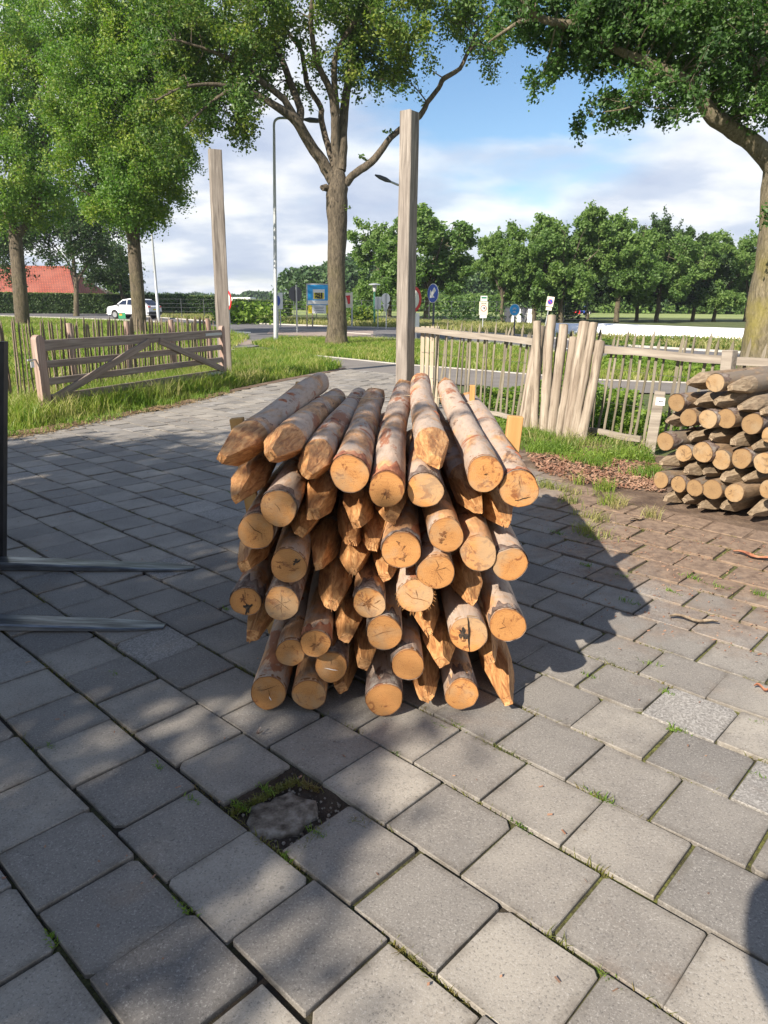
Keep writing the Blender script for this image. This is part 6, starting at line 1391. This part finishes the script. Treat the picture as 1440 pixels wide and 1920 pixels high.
# advertising board
Ya = 49; e = empty('billboard', (at(598, 565, Ya).x, Ya, 0), R(6), 'blue advertising board reading SALE on wooden legs, left of the oak trunk', 'billboard'); kk = k(598, 560, Ya); zc_ = at(598, 553, Ya).z; zb_ = at(598, 580, Ya).z
W_ = 42*kk; board('frame', W_+.16, 36*kk+.16, .02, zc_, 'galv', e); fp = board('panel', W_, 36*kk, -.01, zc_, 'sky', e)
board('lower_band', W_*.98, 7*kk, -.025, zc_-13.5*kk, 'signwhite', fp, t=.012); board('text_panel', W_*.52, 18*kk, -.025, zc_+1*kk, 'signwhite', fp, t=.012); board('word_panel', W_*.46, 11*kk, -.035, zc_-1.5*kk, 'yellow', fp, t=.012)
text_obj('SALE', 6.2*kk, 'black', fp, (0, -.045, zc_+1.2*kk), bold=.02); text_obj('SALE', 6.2*kk, 'black', fp, (0, -.045, zc_-4.2*kk), bold=.02)
board('lower_panel', W_*.62, 15*kk, -.02, zb_, 'signwhite', e); board('lower_side', W_*.16, 15*kk, -.02, zb_, 'yellow', e, x=-W_*.40); board('lower_side', W_*.16, 15*kk, -.02, zb_, 'yellow', e, x=W_*.40)
for i in range(4): board('text_line', W_*(.44-.05*(i % 2)), .9*kk, -.034, zb_+(4-3*i)*kk, 'signback', e, t=.004)
for x, ln_ in ((-.55, 0), (-.30, .0), (.33, .12), (.5, .1)):
    mb = MB(); mb.tube([(x*W_+ln_*1.2, .05, 0), (x*W_, .05, zb_+9*kk)], .045, 6); mb.build('leg', M['newboard'], e)
# white banner with red mark
Yb = 50; e = empty('banner_sign', (at(650, 570, Yb).x, Yb, 0), R(8), 'white banner with a red emblem peeking out right of the oak trunk', 'banner'); kk = k(650, 560, Yb); zc_ = at(652, 563, Yb).z
board('panel', 27*kk, 27*kk, 0, zc_, 'cream', e, x=-2*kk); mb = MB(); mb.prism([(-2*kk, -.03, zc_+8*kk), (6.5*kk, -.03, zc_+9*kk), (6.5*kk, -.03, zc_-6*kk), (2*kk, -.03, zc_-7*kk), (1*kk, -.03, zc_+1*kk)], (0, 1, 0), .014); mb.build('emblem', M['red'], e)
for x in (-13, 10): 
    mb = MB(); mb.tube([(x*kk, .05, 0), (x*kk, .05, zc_+15*kk)], .06, 8); mb.build('post', M['galv'], e)
# back of white board
e, z = sign(708.5, 612, 568, 47, 'plain white rectangular board seen from the back, left of the round white sign', 0, 'galv', .03, pole_front=True, ytop=558); kk = k(708, 568, 47); board('sign_back', 12*kk, 22*kk, 0, z, 'signwhite', e)
# round and triangular sign backs
e, z = sign(723, 614, 560, 46, 'white round sign above a white triangle on one pole, seen from behind', R(35), 'galv', .035, pole_front=True, ytop=550); kk = k(723, 560, 46); disc('round_back', 9.8*kk, 0, .02, 'signwhite', e, z); zt = at(723, 577, 46).z
mb = MB(); mb.prism([(-8.5*kk, 0, zt+7*kk), (8.5*kk, 0, zt+7*kk), (0, 0, zt-9*kk)], (0, 1, 0), .02); mb.build('triangle_back', M['signwhite'], e)
# big red bordered round sign behind middle post
e, z = sign(777, 624, 561, 33, 'big red bordered round sign half hidden by the middle gate post, white box below', R(-56), 'signback', .05); kk = k(777, 561, 33); disc('sign_border', 23*kk, -.07, .02, 'red', e, z); disc('sign_face', 17*kk, -.085, .02, 'signwhite', e, z)
o = board('box', 11*kk, 25*kk, -.05, at(785, 600, 33).z, 'signwhite', e, x=7*kk, t=.2)
# blue keep-left sign
e, z = sign(812, 620, 550, 36, 'blue round sign with a white arrow pointing down left', R(-58), 'signback', .055, ytop=534); kk = k(812, 550, 36); r_ = 17.5*kk; disc('sign_rim', r_, -.07, .02, 'signwhite', e, z); f_ = disc('sign_face', r_*.93, -.085, .02, 'blue', e, z)
mb = MB(); ar = [(.42, .60), (.60, .42), (.10, -.08), (.38, -.34), (-.48, -.52), (-.30, .36), (-.08, .10)]; ar = [(x, z_) for x, z_ in ((.30, .62), (.62, .30), (.12, -.18), (.36, -.42), (-.48, -.48), (-.42, .36), (-.18, .12))]
mb.prism([(x*r_, -.098, z+z_*r_) for x, z_ in ar], (0, 1, 0), .012); mb.build('arrow', M['signwhite'], f_)
# zone 60
e, z = sign(904.5, 618, 578, 45, 'cream speed zone board with a 60 in a red ring, green strip plate above', R(4), 'galv', .04, ytop=556); kk = k(904, 578, 45); board('board', 16.5*kk, 24*kk, -.05, z, 'cream', e)
disc('ring', 5.6*kk, -.07, .012, 'red', e, z); disc('ring_face', 4.4*kk, -.08, .012, 'signwhite', e, z); text_obj('60', 5.2*kk, 'black', e, (0, -.088, z), bold=.008); text_obj('ZONE', 3.6*kk, 'black', e, (0, -.065, z+8.5*kk))
board('lower_plate', 13*kk, 5.5*kk, -.05, z-15*kk, 'signwhite', e); board('upper_plate', 12.5*kk, 9.5*kk, -.05, z+17.5*kk, 'signwhite', e); board('green_strip', 10*kk, 3.5*kk, -.063, z+19*kk, 'polegreen', e, t=.01)
# blue cycle sign
def bike(e, r_, y, z, s, cx=0):
    mb = MB()
    for x in (-.5, .5):
        q = [(cx+(x+.34*math.cos(a))*s, y, z+(-.15+.34*math.sin(a))*s) for a in [2*math.pi*i/16 for i in range(17)]]; mb.tube(q, s*.06, 5)
    mb.tube([(cx-.5*s, y, z-.15*s), (cx-.2*s, y, z+.3*s), (cx+.3*s, y, z+.3*s), (cx+.5*s, y, z-.15*s)], s*.06, 5); mb.tube([(cx-.2*s, y, z+.3*s), (cx, y, z-.15*s), (cx+.3*s, y, z+.3*s)], s*.06, 5); return mb.build('bicycle_symbol', M['signwhite'], e)
e, z = sign(963.5, 626, 581, 38, 'bright blue round sign with white cycle and moped symbols', R(-40), 'signback', .04); kk = k(963, 581, 38); disc('sign_rim', 10.8*kk, -.06, .02, 'signwhite', e, z); f_ = disc('sign_face', 10*kk, -.075, .02, 'sky', e, z); bike(f_, 0, -.085, z+2.6*kk, 4.6*kk); bike(f_, 0, -.085, z-3.6*kk, 4.0*kk)
# tilted parking zone sign
e, z = sign(1021, 612, 566, 44, 'tilted cream parking zone board with a purple blue round symbol', R(-6), 'galv', .035, tilt=.13); kk = k(1021, 566, 44); board('board', 13.5*kk, 18*kk, -.05, z+1*kk, 'cream', e); disc('symbol', 4.8*kk, -.07, .012, 'red', e, z+.6*kk); disc('symbol_face', 4.1*kk, -.08, .012, 'blue', e, z+.6*kk)
mb = MB(); mb.box((0, -.088, z+.6*kk), (7.6*kk, .01, .9*kk), Matrix.Rotation(R(45), 3, 'Y')); mb.build('bar', M['red'], e); board('lower_plate', 11*kk, 6*kk, -.05, z-12*kk, 'cream', e)
# green election style board next to the car
yy = wc.y-3.2; e = empty('small_board', (at(229, 595, yy).x, yy, 0), R(4), 'small green board with a yellow patch standing beside the white car', 'board'); kk = k(229, 592, yy); zc_ = at(228, 592, yy).z; board('panel', 13*kk, 11*kk, 0, zc_, 'green', e); board('patch', 5*kk, 3*kk, -.02, zc_+2*kk, 'yellow', e, x=-2*kk, t=.02); board('patch', 5*kk, 1.4*kk, -.02, zc_+3*kk, 'red', e, x=-2*kk, t=.03); mb = MB(); mb.tube([(0, .03, 0), (0, .03, zc_)], .03, 6); mb.build('leg', M['newboard'], e)
# ---------------------------------------------------------------- tarpaulin bank, wire fence, bins, tractor
def tarp():
    top = [(1040, 606), (1085, 607), (1150, 607), (1250, 611), (1330, 614), (1396, 616), (1520, 620)]; bot = [(1040, 630), (1085, 631), (1150, 634), (1250, 638), (1330, 640), (1396, 641), (1520, 644)]; mb = MB(); vs = []; n = len(top)
    for (x, y), (x2, y2) in zip(top, bot):
        g_ = gr(x2, y2, 0); k2 = g_.y; t_ = at(x, y, k2+1.4); vs += [(g_.x, g_.y, -.05), (g_.x*.995+.02, g_.y+.45, t_.z*.72), (t_.x, k2+1.4, t_.z), (t_.x, k2+2.6, t_.z*.98), (t_.x+.1, k2+3.8, -.05)]
    fs = [(i*5+j, (i+1)*5+j, (i+1)*5+j+1, i*5+j+1) for i in range(n-1) for j in range(4)]; mb.add(vs, fs, 0, True); o = mb.build('tarpaulin', M['tarp']); tag(o, 'long low heap covered by bright white tarpaulin beyond the right fence', 'tarpaulin')
tarp()
e = empty('wire_fence', (0, 0, 0), 0, 'thin dark wire mesh fence along the edge of the far field', 'fence'); fp = []
for i, x in enumerate(list(range(300, 1120, 42))):
    Y = 66 if x > 560 else 70; b_ = at(x, 605, Y); mb = MB(); mb.tube([(0, 0, -.1), (0, 0, 1.75)], .035, 6); o = mb.build('fence_post', M['signback'], e); o.location = (b_.x, Y, 0); fp.append((b_.x, Y))
for z_ in (.25, .6, .95, 1.3, 1.7):
    mb = MB(); mb.tube([(x, y, z_) for x, y in fp], .012, 4); mb.build('wire', M['signback'], e)
for i, (x, mt, lab) in enumerate(((952, 'signback', 'dark waste container, leftmost of the row behind the cycle sign'), (962, 'signwhite', 'white waste container directly behind the cycle sign'), (971, 'signwhite', 'white waste container right of the cycle sign pole'), (981, 'signback', 'dark waste container with black lid in the row behind the cycle sign'), (988, 'signwhite', 'white waste container at the right end of the row'))):
    Y = 63; c = at(x, 600, Y); e = empty('waste_container', (c.x, Y, 0), 0, lab, 'bin', 'containers beside the avenue'); hh_ = 1.15; mb = MB(); mb.add([(-.25, -.25, .05), (.25, -.25, .05), (.25, .25, .05), (-.25, .25, .05), (-.31, -.31, hh_), (.31, -.31, hh_), (.31, .31, hh_), (-.31, .31, hh_)], [(3, 2, 1, 0), (0, 1, 5, 4), (1, 2, 6, 5), (2, 3, 7, 6), (3, 0, 4, 7), (4, 5, 6, 7)]); mb.build('body', M[mt], e); mb = MB(); mb.box((0, 0, hh_+.04), (.68, .68, .07), None, 0, .03); mb.build('lid', M['signback'], e)
for i, (x, yt) in enumerate(((947, 578), (976, 577), (980, 577), (988, 577), (992, 578))):
    Y = 64; b_ = at(x, 600, Y); mb = MB(); mb.tube([(0, 0, 0), (0, 0, at(x, yt, Y).z)], .045, 6); o = mb.build('tree_stake', M['galv']); o.location = (b_.x, Y, 0); tag(o, ['pale stake at the left end of the container row', 'pale stake above the dark container, left of its twin', 'pale stake above the dark container, right of its twin', 'pale stake near the right end of the container row', 'last pale stake beside the avenue tree with curved trunk'][i], 'stake', 'stakes around the containers')
for i, x in enumerate((991, 995)):
    c = gr(x, 606); mb = MB(); mb.box((0, 0, .35), (.14, .14, .7), None, 0, .01); o = mb.build('marker_post', M['signwhite']); o.location = (c.x, c.y, 0); tag(o, ['left of two small white marker posts before the curved trunk', 'right of two small white marker posts before the curved trunk'][i], 'marker post', 'small white marker posts')
Yt = 125; c = at(1094, 592, Yt); kk = k(1094, 585, Yt); e = empty('tractor', (c.x, Yt, at(1094, 593, Yt).z), 0, 'small distant tractor with a blue cab and red front implement in the field', 'tractor')
e.scale = (.62, .62, .62)
mb = MB(); mb.box((.1, 0, 1.1), (2.2, 1.1, .7), None, 0, .12); mb.build('bonnet', M['tractorblue'], e); mb = MB(); mb.box((.75, 0, 1.9), (1.2, 1.2, 1.2), None, 0, .12); cb = mb.build('cab', M['glass'], e); mb = MB(); mb.box((.75, 0, 2.55), (1.4, 1.4, .14), None, 0, .05); mb.build('cab_roof', M['tractorblue'], cb)
mb = MB(); mb.box((-1.8, 0, .95), (1.4, 1.8, .9), None, 0, .15); mb.build('implement', M['red'], e)
for x, r_ in ((.95, .85), (-.75, .55)):
    for y in (-.8, .8):
        mb = MB(); mb.tube([(x, y-.2, r_), (x, y+.2, r_)], r_, 20, 0, True, False); w_ = mb.build('wheel', M['tyre'], e); mb = MB(); mb.tube([(x, y-.22, r_), (x, y+.22, r_)], r_*.5, 14, 0, True, False); mb.build('rim', M['signwhite'], w_)
# the ground falls gently to the far wood; a field sheet carries it
# ---------------------------------------------------------------- photographer (behind the camera; throws the shadow at the right edge)
def person():
    e = empty('person', (0, 0, 0), 0, 'person in dark jacket and jeans standing behind the viewpoint, both hands raised holding a phone', 'person')
    J = {'pel': (-.16, -.34, .95), 'sp': (-.16, -.34, 1.15), 'ch': (-.16, -.32, 1.38), 'nk': (-.15, -.29, 1.54), 'hd': (-.14, -.26, 1.66), 'ht': (-.14, -.26, 1.76),
         'sl': (-.36, -.21, 1.46), 'el': (-.27, -.01, 1.49), 'wl': (-.13, -.08, 1.55), 'pl': (-.09, -.075, 1.57), 'sr': (.04, -.38, 1.46), 'er': (.20, -.22, 1.27), 'wr': (.12, -.09, 1.53), 'pr': (.09, -.075, 1.57),
         'hl': (-.26, -.34, .90), 'kl': (-.28, -.32, .50), 'al': (-.29, -.35, .09), 'tl': (-.30, -.19, .04), 'hr': (-.06, -.36, .90), 'kr': (-.04, -.34, .50), 'ar': (-.03, -.37, .09), 'tr': (-.02, -.21, .04)}
    E = [('pel', 'sp'), ('sp', 'ch'), ('ch', 'nk'), ('nk', 'hd'), ('hd', 'ht'), ('ch', 'sl'), ('sl', 'el'), ('el', 'wl'), ('wl', 'pl'), ('ch', 'sr'), ('sr', 'er'), ('er', 'wr'), ('wr', 'pr'), ('pel', 'hl'), ('hl', 'kl'), ('kl', 'al'), ('al', 'tl'), ('pel', 'hr'), ('hr', 'kr'), ('kr', 'ar'), ('ar', 'tr')]
    rad = dict(pel=.15, sp=.14, ch=.16, nk=.058, hd=.09, ht=.07, sl=.075, el=.105, wl=.034, pl=.032, sr=.075, er=.07, wr=.034, pr=.032, hl=.095, kl=.062, al=.042, tl=.035, hr=.095, kr=.062, ar=.042, tr=.035)
    ks = list(J); V = [J[q] for q in ks]; Ed = [(ks.index(a), ks.index(b_)) for a, b_ in E]; Rr = [rad[q] for q in ks]
    for sgn in (-1, 1):        # five fingers on each hand, closed on the phone's edges
        base_i = ks.index('pl' if sgn < 0 else 'pr')
        for fz, ln_ in ((.026, .030), (.009, .034), (-.008, .032), (-.025, .026)):
            b0_ = len(V); x = sgn*.09; V += [(x-sgn*.006, -.060, 1.585+fz), (x-sgn*.030, -.045, 1.587+fz), (x-sgn*(.030+ln_), -.050, 1.588+fz)]; Rr += [.010, .009, .008]; Ed += [(base_i, b0_), (b0_, b0_+1), (b0_+1, b0_+2)]
        b0_ = len(V); V += [(sgn*.082, -.095, 1.575), (sgn*.055, -.105, 1.59)]; Rr += [.011, .009]; Ed += [(base_i, b0_), (b0_, b0_+1)]
    me = D.meshes.new('body'); me.from_pydata(V, Ed, []); me.update(); o = link('body', me, e); me.materials.append(M['cloth'])
    md = o.modifiers.new('skin', 'SKIN'); sv = me.skin_vertices[0].data
    for i, r_ in enumerate(Rr): sv[i].radius = (r_, r_*.85)
    sv[0].use_root = True; s2 = o.modifiers.new('sub', 'SUBSURF'); s2.levels = 1; s2.render_levels = 2
    mb = MB(); mb.tube([(-.14, -.29, 1.63), (-.14, -.29, 1.68), (-.14, -.285, 1.74), (-.14, -.28, 1.79)], [.06, .098, .095, .04], 16); mb.build('hair', M['hair'], e)
    mb = MB(); mb.tube([(-.14, -.185, 1.655), (-.14, -.155, 1.64), (-.14, -.17, 1.632)], [.010, .013, .008], 8); mb.build('nose', M['skin'], e)
    mb = MB(); mb.box((0, -.075, H), (.078, .009, .16), None, 0, .003); tag(mb.build('phone', M['black']), 'black phone held up by the photographer', 'phone'); return e
person()

# ---------------------------------------------------------------- air: a thin even haze out to the far woods
hm = D.materials.new('haze'); hm.use_nodes = True; ht_ = hm.node_tree; ht_.nodes.clear(); ho = ht_.nodes.new('ShaderNodeOutputMaterial'); hv = ht_.nodes.new('ShaderNodeVolumePrincipled')
hv.inputs['Color'].default_value = (0.80, 0.88, 1.0, 1); hv.inputs['Density'].default_value = 0.00030; hv.inputs['Anisotropy'].default_value = 0.2; ht_.links.new(hv.outputs[0], ho.inputs['Volume'])
mb = MB(); mb.box((0, 250, 12), (1100, 640, 27)); tag(mb.build('haze', hm), kind='stuff')
